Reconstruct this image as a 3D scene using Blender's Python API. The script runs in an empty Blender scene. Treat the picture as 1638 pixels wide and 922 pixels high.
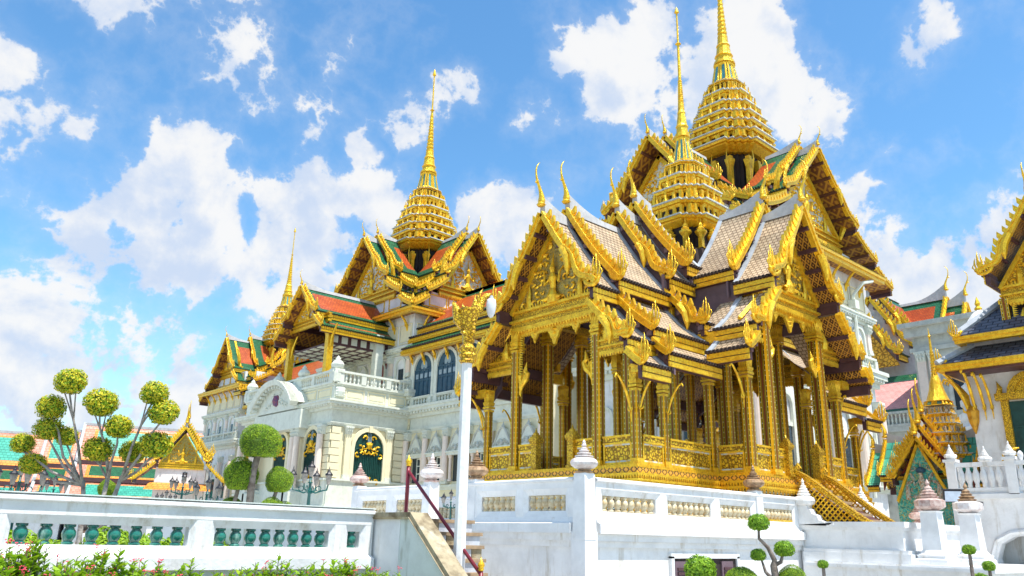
import bpy, bmesh, math, random
from mathutils import Vector, Matrix
random.seed(7)
R = math.radians
SC = bpy.context.scene
COL = SC.collection
# ---------------------------------------------------------------- camera
cam = bpy.data.cameras.new('camera')
co = bpy.data.objects.new('camera', cam); COL.objects.link(co)
r = Vector((0.73662892, -0.67592199, 0.02252321)); u = Vector((-0.21925715, -0.20717947, 0.95341647)); f = Vector((0.63976881, 0.70725252, 0.30081511))
co.matrix_world = Matrix(((r.x, u.x, -f.x, 0), (r.y, u.y, -f.y, 0), (r.z, u.z, -f.z, 1.6), (0, 0, 0, 1)))
cam.sensor_width = 36; cam.lens = 1267.43 / 1638 * 36; cam.clip_end = 4000; cam.clip_start = 0.05
SC.camera = co
# ---------------------------------------------------------------- light
SUN_EL = 68; SUN_DIR = Vector((0.10, -1.0, 0)).normalized()      # direction towards the sun, level part
SUN_V = Vector((SUN_DIR.x * math.cos(R(SUN_EL)), SUN_DIR.y * math.cos(R(SUN_EL)), math.sin(R(SUN_EL))))
sl = bpy.data.lights.new('sun', 'SUN'); sl.energy = 4.9; sl.angle = R(0.6); sl.color = (1, 0.955, 0.88)
so = bpy.data.objects.new('sun', sl); COL.objects.link(so); so.location = (0, 0, 80)
so.rotation_euler = SUN_V.to_track_quat('Z', 'Y').to_euler()
W = bpy.data.worlds.new('World'); SC.world = W; W.use_nodes = True
SC.view_settings.view_transform = 'Standard'; SC.view_settings.look = 'None'
SC.view_settings.gamma = 1; SC.view_settings.use_curve_mapping = False
SC.view_settings.exposure = 0.5
nt = W.node_tree; nt.nodes.clear()
def nd(t, typ, **k):
    n = t.nodes.new(typ)
    for a, b in k.items(): setattr(n, a, b)
    return n
def mth(t, op, a, b=None, c=None):
    n = t.nodes.new('ShaderNodeMath'); n.operation = op
    for i, v in enumerate((a, b, c)):
        if v is None: continue
        if isinstance(v, (int, float)): n.inputs[i].default_value = v
        else: t.links.new(v, n.inputs[i])
    return n.outputs[0]
def mapr(t, v, a, b, c=0., d=1., smooth=True):
    n = t.nodes.new('ShaderNodeMapRange'); n.interpolation_type = 'SMOOTHSTEP' if smooth else 'LINEAR'
    t.links.new(v, n.inputs[0])
    for i, x in enumerate((a, b, c, d)): n.inputs[i + 1].default_value = x
    return n.outputs[0]
sky = nd(nt, 'ShaderNodeTexSky', sky_type='NISHITA'); sky.sun_disc = False
sky.sun_elevation = R(SUN_EL); sky.sun_rotation = math.atan2(SUN_DIR.x, SUN_DIR.y)
sky.air_density = 1.0; sky.dust_density = 0.6; sky.ozone_density = 1.6; sky.altitude = 10
hs = nd(nt, 'ShaderNodeHueSaturation'); hs.inputs['Saturation'].default_value = 1.2; hs.inputs['Value'].default_value = 1.25
nt.links.new(sky.outputs[0], hs.inputs['Color'])
bg1 = nd(nt, 'ShaderNodeBackground'); bg1.inputs[1].default_value = 0.135; tint = nd(nt, 'ShaderNodeMix', data_type='RGBA', blend_type='MULTIPLY'); tint.inputs[0].default_value = 1; nt.links.new(hs.outputs[0], tint.inputs[6]); tint.inputs[7].default_value = (.93, 1.10, 1.06, 1); nt.links.new(tint.outputs[2], bg1.inputs[0])
tc = nd(nt, 'ShaderNodeTexCoord')
no = nd(nt, 'ShaderNodeTexNoise'); no.inputs['Scale'].default_value = 5.5; no.inputs['Detail'].default_value = 12; no.inputs['Roughness'].default_value = 0.54; no.inputs['Distortion'].default_value = 0.35
nt.links.new(tc.outputs['Generated'], no.inputs['Vector'])
no2 = nd(nt, 'ShaderNodeTexNoise'); no2.inputs['Scale'].default_value = 2.2; no2.inputs['Detail'].default_value = 5
nt.links.new(tc.outputs['Generated'], no2.inputs['Vector'])
CL = [(0.161,0.828,0.538,.05,.8),(0.128,0.835,0.545,.045,.7),(0.088,0.885,0.457,.05,.9),(0.284,0.868,0.407,.055,1.0),(0.429,0.819,0.382,.075,1.1),(0.474,0.791,0.387,.07,1.1),
(0.412,0.841,0.35,.11,1.25),(0.325,0.878,0.351,.06,1.),(0.25,0.905,0.345,.065,1.0),(0.286,0.909,0.302,.09,1.0),(0.187,0.942,0.277,.10,.95),(0.185,0.966,0.182,.12,.95),(0.247,0.959,0.135,.14,1.0),(0.157,0.96,0.231,.08,.85),
(0.27,0.927,0.261,.10,.95),(0.4,0.859,0.319,.10,1.0),(0.454,0.769,0.449,.035,.9),(0.487,0.727,0.484,.045,.85),(0.518,0.682,0.517,.05,.9),(0.621,0.688,0.376,.08,1.1),(0.597,0.709,0.375,.06,1.),(0.618,0.537,0.574,.055,1.1),(0.642,0.499,0.583,.06,1.15),
(0.645,0.551,0.529,.085,1.25),(0.597,0.632,0.494,.065,.95),(0.655,0.525,0.545,.06,1.0),(0.61,0.57,0.551,.08,1.1),(0.73,0.396,0.557,.06,1.15),(0.775,0.391,0.496,.08,1.2),(0.8,0.373,0.471,.075,1.1),(0.739,0.43,0.519,.09,1.2),(0.854,0.349,0.386,.085,1.),(0.856,0.303,0.418,.06,.95),
(0.813,0.274,0.513,.05,.75),(0.806,0.248,0.537,.05,.7),(0.895,0.335,0.294,.1,1.15),(0.922,0.282,0.267,.09,1.1),(0.339,0.93,0.144,.12,1.0),(0.62,0.40,0.67,.05,.6),(0.50,0.81,0.31,.08,1.0),(0.13,0.90,0.39,.09,.55),
(-.55,.78,.3,.3,1.1),(-.9,.2,.3,.25,1.),(-.6,-.7,.35,.3,1.1),(.2,-.93,.3,.28,1.1),(.85,-.4,.3,.25,1.1),(-.1,.6,.78,.15,.8),(.3,-.3,.9,.15,.8),(-.5,.1,.85,.18,.8),(.96,.05,.25,.1,1.)]
cur = None
no3 = nd(nt, 'ShaderNodeTexNoise'); no3.inputs['Scale'].default_value = 9; no3.inputs['Detail'].default_value = 8; no3.inputs['Roughness'].default_value = .55; nt.links.new(tc.outputs['Generated'], no3.inputs['Vector'])
wv = nd(nt, 'ShaderNodeVectorMath', operation='MULTIPLY_ADD'); nt.links.new(no.outputs['Color'], wv.inputs[0]); wv.inputs[1].default_value = (.09, .09, .09)
wa = nd(nt, 'ShaderNodeVectorMath', operation='ADD'); nt.links.new(tc.outputs['Generated'], wa.inputs[0]); wa.inputs[1].default_value = (-.045, -.045, -.045)
nt.links.new(wa.outputs[0], wv.inputs[2])
for x, y, z, a, w in CL:
    v = Vector((x, y, z)).normalized()
    d = nd(nt, 'ShaderNodeVectorMath', operation='DISTANCE'); nt.links.new(wv.outputs[0], d.inputs[0]); d.inputs[1].default_value = v
    m = mapr(nt, d.outputs['Value'], 0, a * 1.25, w, 0)
    cur = m if cur is None else mth(nt, 'MAXIMUM', cur, m)
nz = mapr(nt, no.outputs['Fac'], .3, .7, -.85, .62, False)
nb = nd(nt, 'ShaderNodeTexNoise'); nb.inputs['Scale'].default_value = 15; nb.inputs['Detail'].default_value = 9; nb.inputs['Roughness'].default_value = .6; nt.links.new(tc.outputs['Generated'], nb.inputs['Vector'])
bil = mth(nt, 'ABSOLUTE', mth(nt, 'SUBTRACT', nb.outputs['Fac'], .5)); nz = mth(nt, 'ADD', nz, mapr(nt, bil, .0, .16, .24, -.26, False))
den = mth(nt, 'ADD', cur, nz)
den = mth(nt, 'ADD', den, mapr(nt, no2.outputs['Fac'], .35, .75, -.08, .25, False))
al = mth(nt, 'ADD', mth(nt, 'MULTIPLY', mapr(nt, den, .38, .62), .74), mth(nt, 'MULTIPLY', mapr(nt, den, -.3, .9), .26))
al = mth(nt, 'MULTIPLY', al, .97)
ofs = nd(nt, 'ShaderNodeVectorMath', operation='ADD'); nt.links.new(tc.outputs['Generated'], ofs.inputs[0]); ofs.inputs[1].default_value = (.006, -.016, .022)
nbo = nd(nt, 'ShaderNodeTexNoise'); nbo.inputs['Scale'].default_value = 15; nbo.inputs['Detail'].default_value = 9; nbo.inputs['Roughness'].default_value = .6; nt.links.new(ofs.outputs[0], nbo.inputs['Vector'])
noo = nd(nt, 'ShaderNodeTexNoise'); noo.inputs['Scale'].default_value = 5.5; noo.inputs['Detail'].default_value = 8; noo.inputs['Distortion'].default_value = .35; nt.links.new(ofs.outputs[0], noo.inputs['Vector'])
dif = mth(nt, 'ADD', mth(nt, 'MULTIPLY', mth(nt, 'SUBTRACT', no.outputs['Fac'], noo.outputs['Fac']), 5.), mth(nt, 'MULTIPLY', mth(nt, 'SUBTRACT', nb.outputs['Fac'], nbo.outputs['Fac']), 1.6))
cs = mapr(nt, mth(nt, 'ADD', dif, mapr(nt, no3.outputs['Fac'], .3, .7, -.3, .3, False)), -.55, .45)
cc = nd(nt, 'ShaderNodeMix', data_type='RGBA'); nt.links.new(cs, cc.inputs[0]); cc.inputs[6].default_value = (.66, .77, .96, 1); cc.inputs[7].default_value = (1, 1, 1, 1)
bg2 = nd(nt, 'ShaderNodeBackground'); nt.links.new(cc.outputs[2], bg2.inputs[0]); bg2.inputs[1].default_value = .68
mx = nd(nt, 'ShaderNodeMixShader'); nt.links.new(al, mx.inputs[0]); nt.links.new(bg1.outputs[0], mx.inputs[1]); nt.links.new(bg2.outputs[0], mx.inputs[2])
ow = nd(nt, 'ShaderNodeOutputWorld'); nt.links.new(mx.outputs[0], ow.inputs[0])
# ---------------------------------------------------------------- materials
def mat(name, col, rough=.6, metal=0., var=.12, vscale=3., bump=0., bscale=40., col2=None, spec=.4, pat=None, stain=None, coat=0.):
    m = bpy.data.materials.new(name); m.use_nodes = True; t = m.node_tree; b = t.nodes['Principled BSDF']
    b.inputs['Roughness'].default_value = rough; b.inputs['Metallic'].default_value = metal; b.inputs['Specular IOR Level'].default_value = spec
    b.inputs['Coat Weight'].default_value = coat
    tcn = t.nodes.new('ShaderNodeTexCoord'); vec = tcn.outputs['Object']
    n = t.nodes.new('ShaderNodeTexNoise'); n.inputs['Scale'].default_value = vscale; n.inputs['Detail'].default_value = 6; n.inputs['Roughness'].default_value = .6
    t.links.new(vec, n.inputs['Vector'])
    c2 = col2 or tuple(c * (1 - var * 2.2) for c in col)
    x = t.nodes.new('ShaderNodeMix'); x.data_type = 'RGBA'; x.inputs[6].default_value = (*c2, 1); x.inputs[7].default_value = (*col, 1)
    t.links.new(mapr(t, n.outputs['Fac'], .3, .62), x.inputs[0])
    out = x.outputs[2]; h = None
    def over(fac, c):
        nonlocal out
        y = t.nodes.new('ShaderNodeMix'); y.data_type = 'RGBA'
        if isinstance(fac, (int, float)): y.inputs[0].default_value = fac
        else: t.links.new(fac, y.inputs[0])
        t.links.new(out, y.inputs[6]); y.inputs[7].default_value = (*c, 1); out = y.outputs[2]
    if stain:
        sc, st = stain
        mp = t.nodes.new('ShaderNodeMapping'); mp.inputs['Scale'].default_value = (1, 1, .18); t.links.new(vec, mp.inputs[0])
        s = t.nodes.new('ShaderNodeTexNoise'); s.inputs['Scale'].default_value = 3.2; s.inputs['Detail'].default_value = 8; s.inputs['Roughness'].default_value = .7; t.links.new(mp.outputs[0], s.inputs['Vector'])
        over(mapr(t, s.outputs['Fac'], .53, .76, 0, st), sc)
        s2 = t.nodes.new('ShaderNodeTexNoise'); s2.inputs['Scale'].default_value = 1.1; s2.inputs['Detail'].default_value = 9; s2.inputs['Roughness'].default_value = .72; t.links.new(vec, s2.inputs['Vector']); over(mapr(t, s2.outputs['Fac'], .50, .72, 0, st * .35), tuple(c * .8 for c in sc))
    if pat: h = pat(t, vec, over)
    t.links.new(out, b.inputs['Base Color'])
    if bump or h is not None:
        bn = t.nodes.new('ShaderNodeTexNoise'); bn.inputs['Scale'].default_value = bscale; bn.inputs['Detail'].default_value = 4; t.links.new(vec, bn.inputs['Vector'])
        bp = t.nodes.new('ShaderNodeBump'); bp.inputs['Strength'].default_value = max(bump, .35) if h is not None else bump; bp.inputs['Distance'].default_value = .03
        hh = bn.outputs['Fac']
        if h is not None: hh = mth(t, 'MULTIPLY_ADD', bn.outputs['Fac'], .25, h)
        t.links.new(hh, bp.inputs['Height']); t.links.new(bp.outputs[0], b.inputs['Normal'])
    return m
def p_carved(scale, dark, lo=.05, hi=.22, amt=.85):  # edge tint; on gilding its brown stands for shade in the carved creases
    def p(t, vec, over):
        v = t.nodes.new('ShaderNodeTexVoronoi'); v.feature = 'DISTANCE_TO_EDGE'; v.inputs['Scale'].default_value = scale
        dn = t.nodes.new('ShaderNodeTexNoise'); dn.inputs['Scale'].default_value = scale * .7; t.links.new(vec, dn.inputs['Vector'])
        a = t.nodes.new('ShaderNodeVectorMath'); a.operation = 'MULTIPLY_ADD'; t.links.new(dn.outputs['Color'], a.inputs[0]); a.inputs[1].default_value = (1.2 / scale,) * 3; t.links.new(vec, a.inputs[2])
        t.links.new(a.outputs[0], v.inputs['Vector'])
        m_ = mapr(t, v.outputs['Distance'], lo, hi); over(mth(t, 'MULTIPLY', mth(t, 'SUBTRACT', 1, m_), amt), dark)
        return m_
    return p
def p_stencil(s):
    def p(t, vec, over):           # gold stencilled flowers on the dark lacquered boards: grid of dots on all three axes
        sp = t.nodes.new('ShaderNodeSeparateXYZ'); t.links.new(vec, sp.inputs[0])
        def tri(o): return mth(t, 'ABSOLUTE', mth(t, 'SUBTRACT', mth(t, 'FRACT', mth(t, 'MULTIPLY', o, s)), .5))
        a, b_ = tri(sp.outputs[0]), tri(sp.outputs[1])
        d = mth(t, 'ADD', mth(t, 'ABSOLUTE', mth(t, 'SUBTRACT', mth(t, 'ADD', a, b_), .5)), 0)
        f1 = mapr(t, d, .06, .16, 1, 0); f2 = mapr(t, mth(t, 'MAXIMUM', a, b_), .08, .2, 1, 0)
        f3 = mapr(t, mth(t, 'MINIMUM', a, b_), .38, .46)
        over(mth(t, 'MULTIPLY', mth(t, 'MAXIMUM', f1, mth(t, 'MAXIMUM', f2, f3)), .75), (.62, .30, .035)); return None
    return p
def p_mosaic(t, vec, over):        # column facing: gilded edge, mirror-dot band, red centre strip
    sp = t.nodes.new('ShaderNodeSeparateXYZ'); t.links.new(vec, sp.inputs[0])
    ax = mth(t, 'ABSOLUTE', sp.outputs[0]); ay = mth(t, 'ABSOLUTE', sp.outputs[1]); q = mth(t, 'MINIMUM', ax, ay)
    band = mth(t, 'MULTIPLY', mapr(t, q, .068, .071), mapr(t, q, .098, .101, 1, 0))
    zz = mth(t, 'ABSOLUTE', mth(t, 'SUBTRACT', mth(t, 'FRACT', mth(t, 'MULTIPLY', sp.outputs[2], 7)), .5))
    dots = mth(t, 'ADD', mth(t, 'MULTIPLY', zz, .11), mth(t, 'ABSOLUTE', mth(t, 'SUBTRACT', q, .085)))
    over(band, (.10, .075, .012)); over(mapr(t, dots, .010, .016, 1, 0), (.85, .9, .62))
    over(mapr(t, q, .050, .053, 1, 0), (.085, .045, .012)); over(mth(t, 'MULTIPLY', mapr(t, q, .026, .028), mapr(t, q, .034, .036, 1, 0)), (.75, .42, .03)); red = mapr(t, q, .010, .013, 1, 0); over(red, (.36, .07, .015))
    return None
def p_diamond(t, vec, over):       # base frieze of glass lozenges
    sp = t.nodes.new('ShaderNodeSeparateXYZ'); t.links.new(vec, sp.inputs[0])
    s = mth(t, 'ADD', sp.outputs[0], sp.outputs[1])
    a = mth(t, 'ABSOLUTE', mth(t, 'SUBTRACT', mth(t, 'FRACT', mth(t, 'MULTIPLY', s, 4.2)), .5)); z = mth(t, 'ABSOLUTE', mth(t, 'SUBTRACT', sp.outputs[2], .075))
    d = mth(t, 'ADD', a, mth(t, 'MULTIPLY', z, 5.))
    over(mth(t, 'MULTIPLY', mapr(t, d, .30, .33), mapr(t, d, .46, .49, 1, 0)), (.06, .015, .04)); over(mapr(t, d, .12, .16, 1, 0), (.85, .33, .10)); return None
def p_glass(t, vec, over):         # mirror mosaic strips under the base
    sp = t.nodes.new('ShaderNodeSeparateXYZ'); t.links.new(vec, sp.inputs[0])
    s = mth(t, 'FRACT', mth(t, 'MULTIPLY', mth(t, 'ADD', sp.outputs[0], sp.outputs[1]), 5.5)); zf = mth(t, 'ABSOLUTE', mth(t, 'SUBTRACT', mth(t, 'FRACT', mth(t, 'MULTIPLY', sp.outputs[2], 12)), .5))
    a = mth(t, 'ABSOLUTE', mth(t, 'SUBTRACT', s, .5))
    over(mapr(t, a, .18, .2), (.62, .36, .04)); over(mapr(t, mth(t, 'ADD', a, zf), .2, .24, 1, 0), (.62, .75, .68)); return None
def tile_mat(name, cols, w, h, mortar, rough=.45, bumpd=.03):
    m = bpy.data.materials.new(name); m.use_nodes = True; t = m.node_tree; b = t.nodes['Principled BSDF']; b.inputs['Roughness'].default_value = rough; b.inputs['Specular IOR Level'].default_value = .35
    uvn = t.nodes.new('ShaderNodeUVMap'); uvn.uv_map = 'UVMap'
    br = t.nodes.new('ShaderNodeTexBrick'); t.links.new(uvn.outputs[0], br.inputs['Vector']); br.inputs['Scale'].default_value = 1
    br.inputs['Brick Width'].default_value = w; br.inputs['Row Height'].default_value = h; br.inputs['Mortar Size'].default_value = .014 if w < .3 else .02
    br.inputs['Color1'].default_value = (*cols[0], 1); br.inputs['Color2'].default_value = (*cols[1], 1); br.inputs['Mortar'].default_value = (*mortar, 1); br.inputs['Bias'].default_value = 0
    n = t.nodes.new('ShaderNodeTexNoise'); n.inputs['Scale'].default_value = 1.3; n.inputs['Detail'].default_value = 7; t.links.new(uvn.outputs[0], n.inputs['Vector'])
    y = t.nodes.new('ShaderNodeMix'); y.data_type = 'RGBA'; y.blend_type = 'MULTIPLY'; t.links.new(mapr(t, n.outputs['Fac'], .4, .75, 0, .45), y.inputs[0]); t.links.new(br.outputs[0], y.inputs[6]); y.inputs[7].default_value = (.55, .5, .5, 1)
    t.links.new(y.outputs[2], b.inputs['Base Color'])
    sp = t.nodes.new('ShaderNodeSeparateXYZ'); t.links.new(uvn.outputs[0], sp.inputs[0])
    saw = mth(t, 'FRACT', mth(t, 'DIVIDE', sp.outputs[1], h))
    hgt = mth(t, 'SUBTRACT', saw, mth(t, 'MULTIPLY', br.outputs['Fac'], .8))
    bp = t.nodes.new('ShaderNodeBump'); bp.inputs['Strength'].default_value = .8; bp.inputs['Distance'].default_value = bumpd; t.links.new(hgt, bp.inputs['Height']); t.links.new(bp.outputs[0], b.inputs['Normal'])
    return m
GC = (.95, .60, .03)
M = {}
M['gold'] = mat('gilded_surface', (.98, .63, .035), .30, .5, .1, 7, .28, 38, col2=(.76, .39, .014), spec=.5, pat=p_carved(15, (.30, .12, .01), .0, .05, .55))  # brown lines painted along the relief as crease shade
M['floor'] = mat('bounce_cutting_floor', (.16, .11, .08), .35, 0, .2, 3)  # dark so the unseen floor throws less light up under the roof
M['gold_dull'] = mat('dull_gilding', (.70, .36, .025), .45, .3, .2, 5, .25, 25, col2=(.42, .18, .012))
M['carved'] = mat('carved_gilding', (.97, .62, .04), .32, .5, .1, 4, .2, 30, pat=p_carved(11, (.16, .06, .008)))  # dark brown put into the crevices as painted shade
M['carved_small'] = mat('finely_carved_gilding', (.95, .60, .035), .34, .5, .1, 4, .2, 30, pat=p_carved(20, (.2, .08, .008), .04, .2))  # crevice shade painted in brown, at a finer grain
M['carved_big'] = mat('coarse_carved_gilding', (.95, .56, .05), .38, .3, .1, 4, .2, 30, pat=p_carved(3.4, (.22, .09, .01), .04, .16))  # crevice shade painted in brown, at a coarser grain
M['pedimentglass'] = mat('green_glass_and_gilt_ground', (.50, .33, .04), .3, .4, .3, 20, .3, 30, col2=(.12, .10, .03), pat=p_carved(16, (.55, .55, .38), .0, .035, .9))
M['pedimentwhite'] = mat('white_glass_ground', (.62, .66, .62), .4, 0, .1, 8, .2, 20, pat=p_carved(3, (.75, .45, .06), .0, .12, .9))
M['mosaic'] = mat('column_mirror_mosaic', (.93, .56, .03), .32, .5, .1, 4, .06, 30, pat=p_mosaic)
M['diamond'] = mat('lozenge_frieze', (.86, .46, .03), .4, .25, .1, 4, .15, 30, pat=p_diamond)
M['glassband'] = mat('mirror_band', (.05, .03, .012), .35, .1, .2, 4, .1, 30, pat=p_glass)
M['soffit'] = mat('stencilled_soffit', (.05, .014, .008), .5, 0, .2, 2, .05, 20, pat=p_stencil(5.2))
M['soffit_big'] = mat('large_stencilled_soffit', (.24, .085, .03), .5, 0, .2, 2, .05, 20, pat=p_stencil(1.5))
M['maroon'] = mat('dark_maroon_lacquer', (.095, .04, .045), .5, 0, .15, 2, .05, 20)
M['brownpurple'] = mat('weathered_maroon_boards', (.16, .105, .125), .6, 0, .15, 2, .1, 20)
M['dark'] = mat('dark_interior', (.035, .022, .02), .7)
M['tan_tile'] = tile_mat('unglazed_buff_tiles', ((.60, .46, .30), (.44, .33, .215)), .16, .14, (.16, .10, .055), .6)
M['orange_tile'] = tile_mat('orange_glazed_tiles', ((.56, .115, .022), (.44, .075, .016)), .22, .2, (.22, .03, .01), .35)
M['green_tile'] = tile_mat('green_glazed_tiles', ((.03, .17, .075), (.02, .115, .05)), .22, .2, (.01, .04, .02), .3)
M['teal_tile'] = tile_mat('teal_glazed_tiles', ((.07, .42, .30), (.05, .33, .24)), .4, .4, (.03, .2, .14), .4)
M['pink_tile'] = tile_mat('salmon_glazed_tiles', ((.80, .33, .24), (.70, .24, .16)), .4, .4, (.5, .18, .1), .4)
M['amber_tile'] = tile_mat('amber_glazed_tiles', ((.85, .33, .05), (.75, .26, .04)), .4, .4, (.4, .12, .03), .4)
M['slate'] = tile_mat('dark_slate_tiles', ((.07, .08, .11), (.14, .15, .19)), .34, .2, (.02, .02, .03), .4)  # tones lifted to carry the sky's reflection in the colour
M['rose_tile'] = tile_mat('rose_roof_tiles', ((.80, .38, .34), (.74, .32, .29)), .4, .35, (.6, .25, .22), .5)
M['plaster'] = mat('ridge_plaster', (.47, .47, .47), .7, 0, .1, 3, .1, 20, stain=((.25, .24, .24), .7))
M['ridgegrey'] = mat('grey_plaster_band', (.40, .44, .49), .7, 0, .12, 3, .1, 20)
M['white'] = mat('white_limewash', (.80, .80, .80), .75, 0, .07, 1.6, .3, 12, stain=((.44, .38, .29), .85))
M['white_worn'] = mat('greenish_limewash', (.66, .71, .68), .8, 0, .06, 2, .25, 10, stain=((.26, .27, .20), .75))  # base greener and darker than the plain limewash, with olive streaks
M['cream'] = mat('cream_render', (.82, .74, .50), .75, 0, .04, 2, .1, 18, stain=((.5, .47, .40), .4))
M['palestone'] = mat('pale_stone_trim', (.71, .73, .635), .75, 0, .06, 3, .15, 18, stain=((.42, .42, .36), .5))
M['pinkstone'] = mat('pinkish_column_stone', (.84, .70, .59), .7, 0, .05, 3, .1, 18)
M['greystone'] = mat('weathered_grey_stone', (.56, .57, .51), .8, 0, .1, 2, .2, 12, stain=((.22, .22, .18), .8))
M['marble'] = mat('stained_marble', (.74, .71, .70), .4, 0, .1, 6, .1, 20, col2=(.55, .45, .42), stain=((.28, .16, .09), .9))
M['marblebrown'] = mat('brown_stained_marble', (.42, .27, .15), .45, 0, .2, 6, .1, 20, col2=(.16, .09, .05))
M['redmarble'] = mat('mottled_red_marble', (.60, .47, .42), .4, 0, .3, 9, .1, 20, col2=(.36, .19, .16))
M['baluster'] = mat('stained_cream_glaze', (.70, .62, .44), .45, 0, .15, 8, .1, 20, col2=(.48, .34, .16), stain=((.20, .14, .08), .9))
M['greenbal'] = mat('green_ceramic_glaze', (.02, .20, .145), .16, 0, .3, 5, .08, 18, col2=(.01, .075, .06), stain=((.42, .62, .52), .9), coat=.6)
M['teal'] = mat('dark_green_paint', (.012, .065, .055), .35, 0, .2, 4, .05, 20)
M['lampteal'] = mat('teal_iron_paint', (.01, .10, .09), .35, 0, .2, 4, .05, 20)
M['blue'] = mat('blue_shutter_paint', (.035, .095, .15), .45, 0, .12, 4, .1, 30)
M['darkglass'] = mat('dark_window_glass', (.02, .035, .045), .12, 0, .1, 4)
M['paneglass'] = mat('pale_window_glass', (.30, .40, .46), .15, 0, .1, 4)
M['blueglass'] = mat('blue_green_mirror', (.12, .36, .36), .25, .2, .15, 8, .1, 20)
M['red'] = mat('dark_red_railing_paint', (.22, .022, .035), .35, 0, .08, 6, .05, 30)
M['redwood'] = mat('red_painted_wood', (.22, .03, .02), .5)
M['lampglass'] = mat('frosted_lamp_glass', (.78, .78, .80), .2)
M['lanternglass'] = mat('lantern_glass', (.34, .31, .27), .12, 0, .2, 9)
M['copestone'] = mat('lichened_coping_stone', (.40, .33, .21), .8, 0, .3, 4, .4, 18, col2=(.15, .11, .06), stain=((.6, .6, .5), .6))
M['step'] = mat('brown_stone_step', (.36, .25, .15), .7, 0, .2, 5, .2, 20)
M['greymarble'] = mat('grey_veined_marble', (.55, .57, .62), .4, 0, .2, 5, .1, 20, col2=(.34, .37, .43))
M['bark'] = mat('grey_bark', (.24, .20, .17), .85, 0, .2, 8, .5, 30, col2=(.12, .09, .07))
M['palebark'] = mat('pale_bark', (.40, .36, .32), .85, 0, .2, 8, .5, 30, col2=(.2, .16, .14))
def leafmat(name, c, c2):
    m = mat(name, c, .5, 0, .2, 2.2, 0, col2=c2, spec=.35); b = m.node_tree.nodes['Principled BSDF']
    t = m.node_tree; o = b.outputs[0]; tr = t.nodes.new('ShaderNodeBsdfTranslucent'); lk = b.inputs['Base Color'].links[0].from_socket; t.links.new(lk, tr.inputs[0])
    mxs = t.nodes.new('ShaderNodeMixShader'); mxs.inputs[0].default_value = .3; t.links.new(o, mxs.inputs[1]); t.links.new(tr.outputs[0], mxs.inputs[2]); t.links.new(mxs.outputs[0], t.nodes['Material Output'].inputs[0]); return m
M['leaf'] = leafmat('bright_green_leaves', (.34, .48, .02), (.15, .29, .012))
M['leaf_y'] = leafmat('yellowing_leaves', (.74, .60, .03), (.50, .52, .02))
M['leaf_d'] = leafmat('deep_green_leaves', (.17, .34, .02), (.08, .20, .012))
M['leaf_b'] = leafmat('shrub_leaves', (.34, .54, .03), (.16, .34, .015))
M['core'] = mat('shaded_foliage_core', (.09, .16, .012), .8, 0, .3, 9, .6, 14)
M['flower'] = mat('pink_flower_petals', (.72, .05, .10), .5)
M['ground'] = mat('pale_paving', (.42, .41, .38), .8, 0, .1, .6, .2, 6)
M['grass'] = mat('lawn_green', (.06, .13, .02), .9, 0, .3, 3, .4, 30)
M['blackmetal'] = mat('black_metal', (.02, .02, .025), .4)
M['floodglass'] = mat('floodlight_glass', (.62, .72, .85), .15)
M['turq'] = mat('turquoise_mosaic', (.09, .55, .48), .3, 0, .3, 12, .2, 20, pat=p_carved(7, (.55, .5, .12), .0, .08, .9))
M['multimosaic'] = mat('porcelain_mosaic', (.62, .60, .50), .35, 0, .3, 14, .2, 20, col2=(.45, .16, .03), pat=p_carved(9, (.05, .22, .14), .0, .07, .8))
M['orangegilt'] = mat('orange_gilding', (.72, .30, .03), .35, .3, .2, 5, .2, 25, col2=(.45, .13, .02))
M['skin'] = mat('skin', (.45, .26, .17), .6); M['cloth_blue'] = mat('blue_cloth', (.05, .1, .3), .8); M['cloth_pink'] = mat('pink_cloth', (.6, .2, .25), .8); M['hair'] = mat('hair', (.02, .015, .012), .6)
M['bracketgold'] = M['gold']
M['medallion'] = mat('dark_enamel_medallion', (.10, .06, .16), .3, 0, .3, 9, .1, 20, col2=(.35, .08, .08))
M['purlinbrown'] = mat('brown_purlins', (.16, .06, .03), .5)
M['cornicewhite'] = mat('white_cornice_edge', (.60, .63, .60), .6, 0, .15, 12)
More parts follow.
